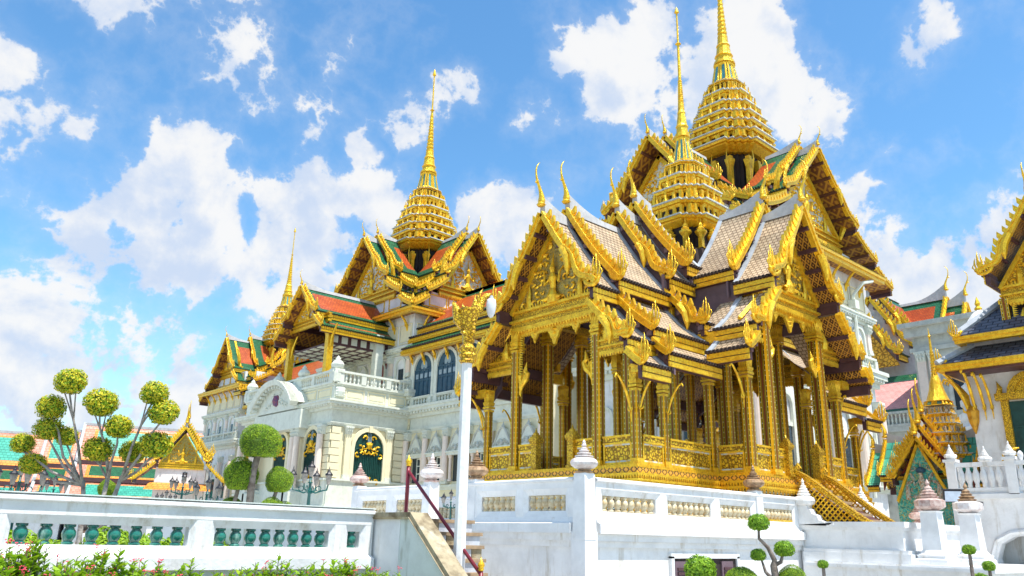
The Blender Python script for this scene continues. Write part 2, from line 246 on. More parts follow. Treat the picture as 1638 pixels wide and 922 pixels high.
# ---------------------------------------------------------------- mesh helpers
class MB:
    def __init__(s, mx=None): s.v = []; s.f = []; s.mi = []; s.uv = []; s.M = mx or Matrix.Identity(4); s.hasuv = False
    def add(s, vs, fs, mi=0, uv=None):
        o = len(s.v); s.v += [s.M @ Vector(p) for p in vs]
        for k, fc in enumerate(fs):
            s.f.append([o + i for i in fc]); s.mi.append(mi)
            if uv: s.uv.append([uv[i] for i in fc]); s.hasuv = True
            else: s.uv.append([(0, 0)] * len(fc))
        return s
    def box(s, x0, x1, y0, y1, z0, z1, mi=0):
        return s.add([(x0, y0, z0), (x1, y0, z0), (x1, y1, z0), (x0, y1, z0), (x0, y0, z1), (x1, y0, z1), (x1, y1, z1), (x0, y1, z1)],
                     [(0, 3, 2, 1), (4, 5, 6, 7), (0, 1, 5, 4), (1, 2, 6, 5), (2, 3, 7, 6), (3, 0, 4, 7)], mi)
    def cb(s, x, y, z, sx, sy, sz, mi=0): return s.box(x - sx / 2, x + sx / 2, y - sy / 2, y + sy / 2, z, z + sz, mi)
    def loft(s, rings, mi=0, cap=True, closed=True):
        n = len(rings[0]); vs = [p for r_ in rings for p in r_]; fs = []
        for k in range(len(rings) - 1):
            for i in range(n if closed else n - 1):
                j = (i + 1) % n; fs.append((k * n + i, k * n + j, (k + 1) * n + j, (k + 1) * n + i))
        if cap: fs.append(tuple(range(n))[::-1]); fs.append(tuple((len(rings) - 1) * n + i for i in range(n)))
        return s.add(vs, fs, mi)
    def prism(s, poly, ax, a0, a1, mi=0):      # poly of 2-tuples in the other two axes
        def P(p, a): return {'x': (a, p[0], p[1]), 'y': (p[0], a, p[1]), 'z': (p[0], p[1], a)}[ax]
        return s.loft([[P(p, a0) for p in poly], [P(p, a1) for p in poly]], mi)
    def lathe(s, prof, n, x=0, y=0, z=0, rot=0, mi=0):
        return s.loft([[(x + r_ * math.cos(rot + 2 * math.pi * i / n), y + r_ * math.sin(rot + 2 * math.pi * i / n), z + h) for i in range(n)] for r_, h in prof], mi)
    def tube(s, pts, rs, n=6, mi=0, flat=1.):
        pts = [Vector(p) for p in pts]; rings = []
        if isinstance(rs, (int, float)): rs = [rs] * len(pts)
        ref = Vector((0, 0, 1)) if abs((pts[-1] - pts[0]).normalized().z) < .9 else Vector((0, 1, 0))
        for i, p in enumerate(pts):
            d = (pts[min(i + 1, len(pts) - 1)] - pts[max(i - 1, 0)]).normalized(); a = d.cross(ref)
            if a.length < 1e-4: a = d.cross(Vector((1, 0, 0)))
            a.normalize(); b = d.cross(a).normalized()
            rings.append([p + a * rs[i] * flat * math.cos(2 * math.pi * k / n) + b * rs[i] * math.sin(2 * math.pi * k / n) for k in range(n)])
        return s.loft(rings, mi)
    def mesh(s, name, mats, org=Vector((0, 0, 0)), smooth=False):
        me = bpy.data.meshes.new(name); me.from_pydata([p - org for p in s.v], [], s.f)
        for m_ in mats: me.materials.append(m_)
        if len(mats) > 1: me.polygons.foreach_set('material_index', s.mi)
        if s.hasuv:
            ul = me.uv_layers.new(name='UVMap'); ul.data.foreach_set('uv', [c for fc in s.uv for q in fc for c in q])
        bm = bmesh.new(); bm.from_mesh(me); bmesh.ops.recalc_face_normals(bm, faces=bm.faces); bm.to_mesh(me); bm.free()
        if smooth: me.polygons.foreach_set('use_smooth', [True] * len(me.polygons))
        return me
WL = {}
def wl(o): return WL.get(o.name, Vector((0, 0, 0))) if o else Vector((0, 0, 0))
def tagit(o, label=None, cat=None, group=None, kind=None):
    if label: o['label'] = label
    if cat: o['category'] = cat
    if group: o['group'] = group
    if kind: o['kind'] = kind
    return o
def thing(name, label, cat, loc, group=None):
    o = bpy.data.objects.new(name, None); o.empty_display_size = .2; COL.objects.link(o); o.location = loc; WL[o.name] = Vector(loc)
    return tagit(o, label, cat, group)
def part(mb, name, m, parent=None, smooth=False, kind=None, label=None):
    mats = [M[k] for k in m] if isinstance(m, (list, tuple)) else [M[m]]
    n = len(mb.v); a = Vector([min(p[i] for p in mb.v) for i in range(3)]); b = Vector([max(p[i] for p in mb.v) for i in range(3)])
    org = Vector(((a.x + b.x) / 2, (a.y + b.y) / 2, a.z))
    me = mb.mesh(name, mats, org, smooth); o = bpy.data.objects.new(name, me); COL.objects.link(o)
    o.parent = parent; o.location = org - wl(parent); WL[o.name] = org
    return tagit(o, label, None, None, kind)
def inst(me, name, parent, mw, label=None):     # mw: world matrix; parents are never rotated
    o = bpy.data.objects.new(name, me); COL.objects.link(o); o.parent = parent
    l = Matrix.Translation(-wl(parent)) @ mw; o.matrix_basis = l; WL[o.name] = mw.translation.copy()
    if label: o['label'] = label
    return o
def T(x, y, z): return Matrix.Translation((x, y, z))
def RZ(a): return Matrix.Rotation(a, 4, 'Z')
def copytree(o, loc, rz=0., label=None, sc=None):
    c = o.copy(); COL.objects.link(c); c.location = loc; c.rotation_euler.z = rz
    if sc: c.scale = (sc,) * 3
    if label: c['label'] = label
    for ch in list(o.children):
        d = ch.copy(); COL.objects.link(d); d.parent = c
        for g in list(ch.children): e = g.copy(); COL.objects.link(e); e.parent = d
    return c
# ---------------------------------------------------------------- ornament meshes shared by the roofs
def lerp(a, b, t): return a + (b - a) * t
def chofa_mb():        # x: outward, z: up; 1.7 m tall horn finial
    m = MB()
    P = [(-.02, 0, -.12), (-.02, 0, .10), (-.02, 0, .32), (.05, 0, .55), (.16, 0, .78), (.25, 0, .96), (.30, 0, 1.12), (.33, 0, 1.32), (.33, 0, 1.5), (.28, 0, 1.68), (.17, 0, 1.84), (.08, 0, 1.9)]
    m.tube(P, [.16, .19, .14, .095, .07, .075, .055, .045, .042, .036, .026, .008], 8, flat=.7)
    m.tube([(.24, 0, .90), (.34, 0, .86), (.39, 0, .92)], [.045, .03, .006], 6)
    m.lathe([(.16, -.16), (.21, -.08), (.12, .02)], 8); return m
def naga_mb():         # flame-crested finial at the foot of a rake; y: down the slope, z: up
    m = MB()
    m.tube([(0, -.34, .16), (0, -.24, .0), (0, -.10, -.09), (0, .06, -.10), (0, .20, -.03), (0, .27, .10), (0, .25, .22)], [.075, .085, .085, .08, .075, .065, .03], 7, flat=.8)
    for y, z0, h, r_, bend in ((-.04, -.06, .52, .036, -.08), (.06, -.08, .80, .046, -.05), (.155, -.05, .92, .05, .0), (.245, .04, .66, .04, .05), (.30, .05, .40, .03, .09)):
        m.tube([(0, y, z0), (0, y + bend * .3, lerp(z0, h, .3)), (0, y + bend, lerp(z0, h, .55)), (0, y + bend * .6, lerp(z0, h, .8)), (-.015, y - .02, h)], [r_ * 1.1, r_ * .85, r_ * 1.05, r_ * .6, .003], 6, flat=.7)
        m.tube([(0, y, lerp(z0, h, .25)), (0, y + .055, lerp(z0, h, .42)), (0, y + .045, lerp(z0, h, .6))], [.02, .018, .002], 4)
    m.tube([(0, -.16, .08), (.07, -.16, .08)], [.05, .035], 6); return m
CHOFA = chofa_mb().mesh('roof_horn', [M['gold']], smooth=True)
NAGA = naga_mb().mesh('naga_finial', [M['gold']], smooth=True)
def antefix_mb():
    m = MB(); m.prism([(-.5, 0), (.5, 0), (.42, .3), (.2, .5), (.12, .95), (0, 1.5), (-.12, .95), (-.2, .5), (-.42, .3)], 'y', -.12, .12)
    m.lathe([(.2, .1), (.14, .5), (.0, .9)], 6, 0, -.14, 0); return m
ANTEFIX = antefix_mb().mesh('antefix', [M['gold']])
def knob_me():
    m = MB(); m.cb(0, 0, -.07, .16, .14, .14); return m.mesh('purlin_end', [M['brownpurple']])
KNOB = knob_me()
ARM = {'-x': RZ(math.pi), '+x': RZ(0), '-y': RZ(-math.pi / 2), '+y': RZ(math.pi / 2)}
def frame(cx, cy, arm): return T(cx, cy, 0) @ ARM[arm]      # local x = outward (d), local y = s, z = z
def slope(s0, z0, s1, z1, k=5, sag=.06):
    out = []
    for i in range(k + 1):
        t = i / k; out.append((lerp(s0, s1, t), lerp(z0, z1, t) - sag * math.sin(math.pi * t)))
    return out
def nrm(p, q):
    d = Vector((q[0] - p[0], q[1] - p[1])).normalized(); return d, Vector((-d.y, d.x))
def roof_layer(tg, F, d1, d0, tiers, st, first=False, ped=None, sides=(1, -1), chofa=True):
    """one telescoping gable layer: rake plane at d1, inner end d0, tiers [(s0,z0,s1,z1)...] per side"""
    sc = st.get('sc', 1.); ov = st['ov']; bw = .16 * sc; zr = tiers[0][1]
    ridge_rise = st.get('rise', .5)
    RM = Matrix.Scale(sc, 4); D0 = d0 if isinstance(d0, tuple) else (d0,) * 3
    for side in sides:
        for ti, (s0, z0, s1, z1) in enumerate(tiers):
            d0 = D0[ti]
            L = math.hypot(s1 - s0, z1 - z0); pr = slope(s0, z0, s1, z1, 5, st.get('sag', .05) * L)
            # tiles
            m = MB(F); dd = (d0, d1 - .06) if ti == 0 else (d0, d1 - .06)
            brd = st.get('border', 0); us = [dd[0]] + ([dd[1] - brd] if brd else []) + [dd[1]]
            # v rows: border at bottom and (tier0) top
            cuts = sorted(set([i / 8 for i in range(9)] + ([brd / L * .8, 1 - brd / L] if brd and brd < .45 * L else [])))
            def pt(t): return (lerp(s0, s1, t), lerp(z0, z1, t) - st.get('sag', .05) * L * math.sin(math.pi * t))
            for a, b in zip(cuts, cuts[1:]):
                pa, pb = pt(a), pt(b)
                for ui, (ua, ub) in enumerate(zip(us, us[1:])):
                    inb = 0
                    if brd: inb = 1 if (ub > dd[1] - brd + .01 or b * L > L - brd + .001 or (a * L < brd * .79)) else 0
                    ri = [0] * 2
                    if ti == 0 and ridge_rise: pass
                    vs = [(ua, side * pa[0], pa[1]), (ub, side * pa[0], pa[1]), (ub, side * pb[0], pb[1]), (ua, side * pb[0], pb[1])]
                    m.add(vs, [(0, 1, 2, 3)], inb, [(ua, a * L), (ub, a * L), (ub, b * L), (ua, b * L)])
            part(m, 'tiled_slope', st['tiles'], tg)
            # soffit slab
            m = MB(F); off = .09 * sc
            ring = [(side * p[0], p[1] - .02) for p in pr] + [(side * p[0], p[1] - off) for p in reversed(pr)]
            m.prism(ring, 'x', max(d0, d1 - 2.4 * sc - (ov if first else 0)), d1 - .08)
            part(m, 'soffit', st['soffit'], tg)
            # purlins under the overhang
            m = MB(F); n = max(2, int(L / (.62 * sc)))
            for i in range(1, n + 1):
                a = (i - .3) / n; p = pt(a); pw = .045 * min(sc, 1.4); m.box(d1 - ov - .05 * sc, d1 - .03, side * p[0] - pw, side * p[0] + pw, p[1] - off - .11 * min(sc, 1.4), p[1] - off)
            part(m, 'purlin', 'maroon' if sc < 1.3 else 'purlinbrown', tg, kind='stuff')
            # rake board (serpentine on its lower part)
            m = MB(F); K = 22; wav = st.get('wave', 0); top = []; bot = []
            for i in range(K + 1):
                a = i / K; p = pt(a); q = pt(min(1, a + .01)); w = 0; th = .17 * sc
                if wav and ti in st.get('wavet', (0, 1)):
                    ph = (a - .42) / .58
                    if ph > 0: w = wav * math.sin(ph * math.pi * 2.6) * (.35 + .65 * ph); th = .17 * sc
                d, nn = nrm(pt(max(0, a - .01)), q)
                top.append((side * (p[0] + nn.x * (.10 * sc + w)), p[1] + nn.y * (.10 * sc + w))); bot.append((side * (p[0] + nn.x * (.10 * sc - th + w) ), p[1] + nn.y * (.10 * sc - th + w)))
            m.loft([[(x, *a) for x, a in ((d1 - bw, t_), (d1, t_), (d1, b_), (d1 - bw, b_))] for t_, b_ in zip(top, bot)])
            m.loft([[(x, *a) for x, a in ((d1, t_), (d1 + .04 * sc, t_), (d1 + .04 * sc, (lerp(t_[0], b_[0], .35), lerp(t_[1], b_[1], .35))), (d1, (lerp(t_[0], b_[0], .35), lerp(t_[1], b_[1], .35))))] for t_, b_ in zip(top, bot)])
            if wav and ti in st.get('wavet', (0, 1)):      # hanging curl at mid length
                for a0 in (.44,) if ti == 0 else (.4,):
                    p = pt(a0); d, nn = nrm(pt(a0 - .02), pt(a0 + .02)); e = (p[0] - nn.x * .1, p[1] - nn.y * .1)
                    m.tube([(d1 - .04, side * p[0], p[1] + .02), (d1 - .02, side * (p[0] + d.x * .3 * sc), p[1] + d.y * .3 * sc - .05), (d1 - .0, side * (p[0] + d.x * .42 * sc - .02), p[1] + d.y * .5 * sc - .20 * sc), (d1, side * (p[0] + d.x * .36 * sc), p[1] + d.y * .5 * sc - .40 * sc)], [.13 * sc, .12 * sc, .09 * sc, .02], 7)
            part(m, 'rake_board', 'gold', tg)
            # fins standing on the rake
            m = MB(F); step = .235 * sc; n = int(L / step)
            for i in range(1, n):
                a = i / n; j = a * K; k = min(K - 1, int(j)); fr = j - k
                b0 = (lerp(top[k][0], top[k + 1][0], fr), lerp(top[k][1], top[k + 1][1], fr)); b0 = (b0[0] * side, b0[1])
                d, nn = nrm(pt(max(0, a - .03)), pt(min(1, a + .03))); fh = .2 * sc
                A = (b0[0] - d.x * .08 * sc, b0[1] - d.y * .08 * sc); B = (b0[0] + d.x * .09 * sc, b0[1] + d.y * .09 * sc); Ct = (b0[0] + nn.x * fh - d.x * .10 * sc, b0[1] + nn.y * fh - d.y * .10 * sc + .03); Cm = (b0[0] + nn.x * fh * .6 + d.x * .05 * sc, b0[1] + nn.y * fh * .6 + d.y * .05 * sc)
                m.prism([(side * q[0], q[1]) for q in (A, B, Cm, Ct)], 'x', d1 - .11 * sc, d1 - .02 * sc)
            if m.v: part(m, 'rake_fins', 'gold', tg, kind='stuff')
            # naga finial
            p = pt(1.)
            inst(NAGA, 'naga_finial', tg, F @ T(d1 - .06, side * (p[0] - .02), p[1] + .10 * sc) @ (Matrix.Identity(4) if side > 0 else Matrix.Scale(-1, 4, (0, 1, 0))) @ Matrix.Scale(st.get('naga', 1.) * (1 if ti == 0 else .82), 4))
            # eave beam
            m = MB(F); e = st.get('beam', .30) * sc
            y0, y1 = side * (s1 - .16 * sc), side * (s1 - .02 * sc)
            m.box(d0, d1 - .1, min(y0, y1), max(y0, y1), z1 - .04 - e, z1 - .05, 1)  # dark backing paints shade into the gaps between the boards
            for g in (.0, .5): yy = side * (s1 + .02 * sc); m.box(d0 + .002, d1 - .08, min(y1, yy), max(y1, yy), z1 - .05 - e * (g + .43), z1 - .055 - e * g)
            part(m, 'eave_beam', ('gold', 'maroon'), tg)
            m = MB(F); n = int((d1 - d0) / (.12 * sc))
            for i in range(n): x = d0 + i * .12 * sc; m.box(x, x + .07 * sc, min(side * (s1 - .05), side * (s1 + .10 * sc)), max(side * (s1 - .05), side * (s1 + .10 * sc)), z1 - .035, z1 + .035 * sc)
            if m.v: part(m, 'tile_ends', 'dark' if not brd else 'green_tile', tg, kind='stuff')
            # plaster strip where the slope meets the next layer, knobs along the gap
            if st.get('strip'):
                m = MB(F); w_ = .13
                m.loft([[(d0 - .02, side * p_[0], p_[1] - .02), (d0 + w_, side * p_[0], p_[1] - .02), (d0 + w_, side * p_[0], p_[1] + .05), (d0 - .02, side * p_[0], p_[1] + .07)] for p_ in pr]); part(m, 'plaster_strip', 'ridgegrey', tg)
            if not first and ti < 2:
                for a in (.12, .38, .62, .9): p = pt(a); inst(KNOB, 'purlin_end', tg, F @ T(d1 - .12 * sc, side * p[0], p[1] - .2 * sc) @ RM)
        # end wall band under the rake
        if not first:
            m = MB(F); (s0, z0, s1, z1) = tiers[0]; pr = slope(s0, z0, s1, z1, 5, .05 * math.hypot(s1 - s0, z1 - z0)); hgt = .85 * sc
            m.loft([[(d1 - .34 * sc, side * p[0], p[1] - .03), (d1 - .28 * sc, side * p[0], p[1] - .03), (d1 - .28 * sc, side * p[0], p[1] - hgt), (d1 - .34 * sc, side * p[0], p[1] - hgt)] for p in pr])
            for (s0, z0, s1, z1) in tiers[1:]:
                pr = slope(s0, z0, s1, z1, 5, .05 * math.hypot(s1 - s0, z1 - z0)); m.loft([[(d1 - .34 * sc, side * p[0], p[1] - .03), (d1 - .28 * sc, side * p[0], p[1] - .03), (d1 - .28 * sc, side * p[0], p[1] - hgt * .6), (d1 - .34 * sc, side * p[0], p[1] - hgt * .6)] for p in pr])
            part(m, 'gable_end_board', st['endwall'], tg)
    # ridge cap sweeping up to the horn
    m = MB(F); K = 10; w_ = .12 * sc; d0 = D0[0]
    rg = []
    for i in range(K + 1):
        t = i / K; x = lerp(d0, d1 - .08, t); rz = zr + ridge_rise * (max(0, (x - (d1 - 1.7 * sc)) / (1.7 * sc))) ** 1.8
        rg.append([(x, -w_, zr - .12), (x, w_, zr - .12), (x, w_ * .6, rz + .08 * sc), (x, -w_ * .6, rz + .08 * sc)])
    m.loft(rg); part(m, 'ridge_cap', st['ridge'], tg)
    if chofa: inst(CHOFA, 'roof_horn', tg, F @ T(d1 - .02, 0, zr + ridge_rise * .72) @ Matrix.Scale(st.get('chofa', 1.), 4))
def redent(h, k=4, q=.125):
    q = h * q; pts = []
    cr = [(h, h - k * q)]
    for i in range(k): cr += [(h - i * q - q, h - k * q + i * q)] if False else []
    # one corner as a staircase from (h, h-kq) to (h-kq, h)
    cor = [(h, h - k * q)]
    for i in range(k):
        cor.append((h - (i + 1) * q, h - (k - i) * q)); cor.append((h - (i + 1) * q, h - (k - i - 1) * q))
    out = []
    for a in range(4):
        c, s = (1, 0, -1, 0)[a], (0, 1, 0, -1)[a]
        out += [(x * c - y * s, x * s + y * c) for x, y in cor]
    return out
def ringz(poly, cx, cy, z, k=1.): return [(cx + x * k, cy + y * k, z) for x, y in poly]
def spire(tg, cx, cy, tiers, neck, shaft, cols=None, glass='blueglass', edge='cornicewhite', gm='gold', wm='dark', pm=None):
    """tiers: [(z, half)] cornice levels bottom to top; neck (z0,h0,z1,h1); shaft [(z,r)] lathe"""
    tiers = [(z, h * 1.1) for z, h in tiers]
    for i, (z, h) in enumerate(tiers):
        P = redent(h); zn = tiers[i + 1][0] if i + 1 < len(tiers) else neck[0]; hn = tiers[i + 1][1] if i + 1 < len(tiers) else neck[1] * 1.15
        g = zn - z; m = MB()
        m.loft([ringz(P, cx, cy, z - g * .30, .90), ringz(P, cx, cy, z - g * .12, .93), ringz(P, cx, cy, z - g * .10, 1.), ringz(P, cx, cy, z + g * .06, 1.02)]); part(m, 'spire_cornice', gm, tg)
        m = MB(); m.loft([ringz(P, cx, cy, z + g * .061, 1.07), ringz(P, cx, cy, z + g * .15, 1.07)]); part(m, 'cornice_edge', edge, tg)
        m = MB(); k2 = min(.9, hn / h * .96); m.loft([ringz(P, cx, cy, z + g * .14, k2 * 1.06), ringz(P, cx, cy, z + g * .3, k2), ringz(P, cx, cy, zn - g * .28, hn / h * .88)]); part(m, 'spire_wall', wm, tg)  # default near-black wall stands in for shade in the niches
        m = MB(); Hs = h * k2
        for a in range(4):
            Mx = T(cx, cy, 0) @ RZ(a * math.pi / 2); mm = MB(Mx)
            for j in range(-3, 4):
                y = j * Hs * .27; x = Hs * (1.0 if abs(j) < 3 else .9); mm.box(x - h * .05, x + h * .05, y - h * .045, y + h * .045, z + g * .15, zn - g * .25); mm.box(x - h * .05, x + h * .07, y - h * .07, y + h * .07, z + g * .14, z + g * .3)
            m.v += mm.v; o = len(m.v) - len(mm.v); m.f += [[q + o for q in fc] for fc in mm.f]; m.mi += mm.mi; m.uv += mm.uv
        m.loft([ringz(P, cx, cy, z + g * .14, k2 * 1.07), ringz(P, cx, cy, z + g * .26, k2 * 1.05)])
        part(m, 'niche_posts', pm or gm, tg, kind='stuff')
        s = h * .19
        for a in range(4):
            for j in (-.62, -.3, 0, .3, .62):
                x = h * .95 if abs(j) < .6 else h * .80
                inst(ANTEFIX, 'antefix', tg, T(cx, cy, 0) @ RZ(a * math.pi / 2 + math.pi / 2) @ T(j * h, -x, z + g * .13) @ Matrix.Diagonal((s * (1.3 if j == 0 else 1), s, s * (1.5 if j == 0 else 1.15) * min(1.3, g / h * 2.2), 1)))
    z0, h0, z1, h1 = neck; P = redent(1., 2, .16)
    m = MB(); m.loft([ringz(P, cx, cy, z0 - .02, h0 * 1.2), ringz(P, cx, cy, z0 + (z1 - z0) * .08, h0 * 1.05)]); m.loft([ringz(P, cx, cy, z1 - (z1 - z0) * .1, h1 * 1.05), ringz(P, cx, cy, z1, h1 * 1.2)]); 
    for a in range(8):
        an = a * math.pi / 4 + (.0 if a % 2 else 0); rr = 1.0 if a % 2 == 0 else 1.16
        for da in (-.13, .13): m.tube([(cx + h0 * rr * math.cos(an + da), cy + h0 * rr * math.sin(an + da), z0), (cx + h1 * rr * math.cos(an + da), cy + h1 * rr * math.sin(an + da), z1)], [h0 * .13, h1 * .13], 5)
    part(m, 'neck_ribs', gm, tg)
    m = MB(); m.loft([ringz(P, cx, cy, z0 + .02, h0 * .97), ringz(P, cx, cy, z1, h1 * .97)]); part(m, 'neck_glass', glass, tg)
    m = MB(); m.lathe([(r_, z) for z, r_ in shaft], 12, cx, cy); part(m, 'spire_shaft', gm, tg)
def ringed(z0, r0, z1, r1, n):
    out = []
    for i in range(n):
        t = i / n; a = lerp(z0, z1, t); b = lerp(z0, z1, (i + .55) / n); rr = lerp(r0, r1, t); out += [(a, rr * .82), (a + (b - a) * .3, rr), (b, rr), (b + .001, rr * .80)]
    return out
def shaft_prof(z0, r0, zr, rr, zt, rt, zb, ztip):
    """bulb from z0, rings from zr to zt, rod to bead zb, tip"""
    return [(z0, r0 * .8), (z0 + .03 * (zr - z0), r0 * 1.15), (lerp(z0, zr, .12), r0 * 1.1), (lerp(z0, zr, .14), r0 * .9), (lerp(z0, zr, .3), r0 * .85), (lerp(z0, zr, .33), r0 * .98), (lerp(z0, zr, .4), r0 * .8), (lerp(z0, zr, .7), rr * 1.25), (lerp(z0, zr, .72), rr * 1.4), (lerp(z0, zr, .8), rr * 1.1), (zr, rr)] + \
        ringed(zr, rr, zt, rt, 11) + [(zt, rt * .8), (zb - .03 * (zb - zt), rt * .62), (zb, rt * 1.5), (zb + .05 * (zb - zt), rt * .5), (lerp(zb, ztip, .82), rt * .4), (lerp(zb, ztip, .85), rt * 1.25), (lerp(zb, ztip, .93), rt * .7), (ztip, .008)]
def column_mesh(h, w):
    """one redented column with lotus capital, local origin at foot centre; w = full width"""
    m = MB(); a = w / 2
    m.box(-a, a, -a * .72, a * .72, .0, h - .62 * w / .3, 0); m.box(-a * .72, a * .72, -a, a, .001, h - .62 * w / .3 - .001, 0); m.box(-a * .86, a * .86, -a * .86, a * .86, .002, h - .62 * w / .3 - .002, 0)
    k = w / .3; zc = h - .62 * k
    m.cb(0, 0, 0, w * 1.25, w * 1.25, .07, 1); m.cb(0, 0, .07, w * 1.12, w * 1.12, .08, 1)
    for z, s in ((zc - .02, 1.1), (zc + .07, 1.28), (zc + .15, 1.1), (zc + .2, 1.22)): m.cb(0, 0, z, w * s, w * s, .06, 1)
    m.loft([[(x * a * .7, y * a * .7, zc + .26) for x, y in ((-1, -1), (1, -1), (1, 1), (-1, 1))], [(x * a * .85, y * a * .85, h - .06) for x, y in ((-1, -1), (1, -1), (1, 1), (-1, 1))]], 2)  # darker inner cone paints shade into the gaps between petals
    for q in range(4):
        mm = RZ(q * math.pi / 2)
        for j in range(-2, 3):
            y = j * w * .22; o = len(m.v); vs = [(a * .9, y - w * .085, zc + .24), (a * .9, y + w * .085, zc + .24), (a * 1.12, y + w * .095, h - .16 * k), (a * 1.42, y, h - .01), (a * 1.12, y - w * .095, h - .16 * k), (a * .7, y, h - .1)]
            m.add([mm @ Vector(p) for p in vs], [(0, 1, 2, 3, 4), (0, 4, 5), (4, 3, 5), (3, 2, 5), (2, 1, 5), (1, 0, 5)], 1)
    m.cb(0, 0, h - .07, w * 1.05, w * 1.05, .07, 1)
    return m.mesh('column', [M['mosaic'], M['gold'], M['gold_dull']])
# ---------------------------------------------------------------- pediment, fringe, beams (local frame: x outward, y sideways)
def pediment(tg, F, d, half, zb, za, ground='pedimentglass', beam=True, big=1., scroll='gold'):
    m = MB(F); m.prism([(-half, zb), (half, zb), (0, za)], 'x', d - .06, d); part(m, 'pediment_field', ground, tg)
    m = MB(F)
    for sd in (1, -1):
        m.loft([[(x, sd * y, z) for x, y, z in ((d - .02, a, b), (d + .12 * big, a, b), (d + .12 * big, a - .10 * big, b - .10 * big), (d - .02, a - .10 * big, b - .10 * big))] for a, b in ((half + .14 * big, zb - .02), (0.02, za + .12))])
    part(m, 'pediment_frame', 'gold', tg)
    m = MB(F); H = za - zb       # seated figure between scrolls, in relief
    fx = d + .06 * big; s = H * .36
    m.tube([(fx, 0, zb), (fx + .05, 0, zb + s * .25), (fx + .03, 0, zb + s * .5)], [s * .28, s * .24, s * .12], 8, flat=.6); m.tube([(fx, 0, zb + s * .5), (fx + .05, 0, zb + s * .95), (fx + .04, 0, zb + s * 1.15)], [s * .12, s * .17, s * .08], 8, flat=.6)
    m.tube([(fx + .03, 0, zb + s * 1.15), (fx + .06, 0, zb + s * 1.3), (fx + .03, 0, zb + s * 1.5), (fx + .0, 0, zb + s * 1.95)], [s * .09, s * .11, s * .06, .004], 7)
    for sd in (1, -1):
        m.tube([(fx, sd * s * .14, zb + s * .95), (fx + .08, sd * s * .36, zb + s * .7), (fx + .05, sd * s * .40, zb + s * 1.1), (fx, sd * s * .52, zb + s * 1.35)], [s * .06, s * .06, s * .05, .004], 6)
        m.tube([(fx, sd * s * .1, zb + s * .2), (fx + .06, sd * s * .5, zb + s * .12), (fx, sd * s * .2, zb + s * .05)], [s * .1, s * .1, s * .06], 6)
        k = half * .62; m.tube([(fx - .02, sd * k, zb), (fx, sd * k, zb + s * .45), (fx - .02, sd * k, zb + s * .62), (fx - .02, sd * k, zb + s * .95)], [s * .14, s * .11, s * .09, .004], 7, flat=.6)
        rng = random.Random(5); nrow = 7
        for i in range(nrow):
            for j in range(6):
                zc = zb + H * (.06 + i * .125); w_ = half * (1 - (zc - zb) / H) * .86; yc = w_ * (j + .6) / 6
                if yc < s * .5 * (1 - (zc - zb) / H * .6) or w_ < .12 * big or (abs(yc - k) < s * .2 and zc < zb + s * .8): continue
                rr = .11 * big * rng.uniform(.8, 1.15); a0 = rng.uniform(0, 6.28); pts = [(d + .03, sd * (yc + rr * (1 - q / 9) * math.cos(a0 + q * .62)), zc + rr * (1 - q / 9) * math.sin(a0 + q * .62)) for q in range(8)]
                m.tube(pts, [rr * .3] * 7 + [.004], 4)
    part(m, 'pediment_carving', scroll, tg, kind='stuff')
    if beam: crest_beam(tg, F, d, -half - .12 * big, half + .12 * big, zb - .62 * big, zb, big)
def crest_beam(tg, F, d, y0, y1, z0, z1, big=1.):
    h = z1 - z0; m = MB(F)
    m.box(d - .16, d + .10 * big, y0, y1, z0 + h * .88, z1, 1); m.box(d - .14, d + .03, y0 + .01, y1 - .01, z0 + h * .55, z0 + h * .88, 0); m.box(d - .16, d + .12 * big, y0 - .02, y1 + .02, z0 + h * .44, z0 + h * .55, 1); m.box(d - .14, d + .05, y0 + .01, y1 - .01, z0 + h * .2, z0 + h * .44, 0); m.box(d - .15, d + .09 * big, y0, y1, z0, z0 + h * .2, 1)
    part(m, 'crest_beam', ('carved_small', 'gold'), tg)
    m = MB(F); w_ = .105 * big; n = max(1, int((y1 - y0) / w_))
    for i in range(n):
        y = y0 + (i + .5) * (y1 - y0) / n; m.add([(d + .03, y - w_ * .42, z1), (d + .03, y + w_ * .42, z1), (d + .05, y, z1 + .15 * big), (d - .03, y, z1)], [(0, 1, 2), (1, 3, 2), (3, 0, 2)])
        m.add([(d + .09 * big, y - w_ * .42, z0), (d + .09 * big, y + w_ * .42, z0), (d + .07 * big, y, z0 - .10 * big), (d + .02, y, z0)], [(0, 1, 2), (1, 3, 2), (3, 0, 2)])
    part(m, 'leaf_crest', 'gold', tg, kind='stuff')
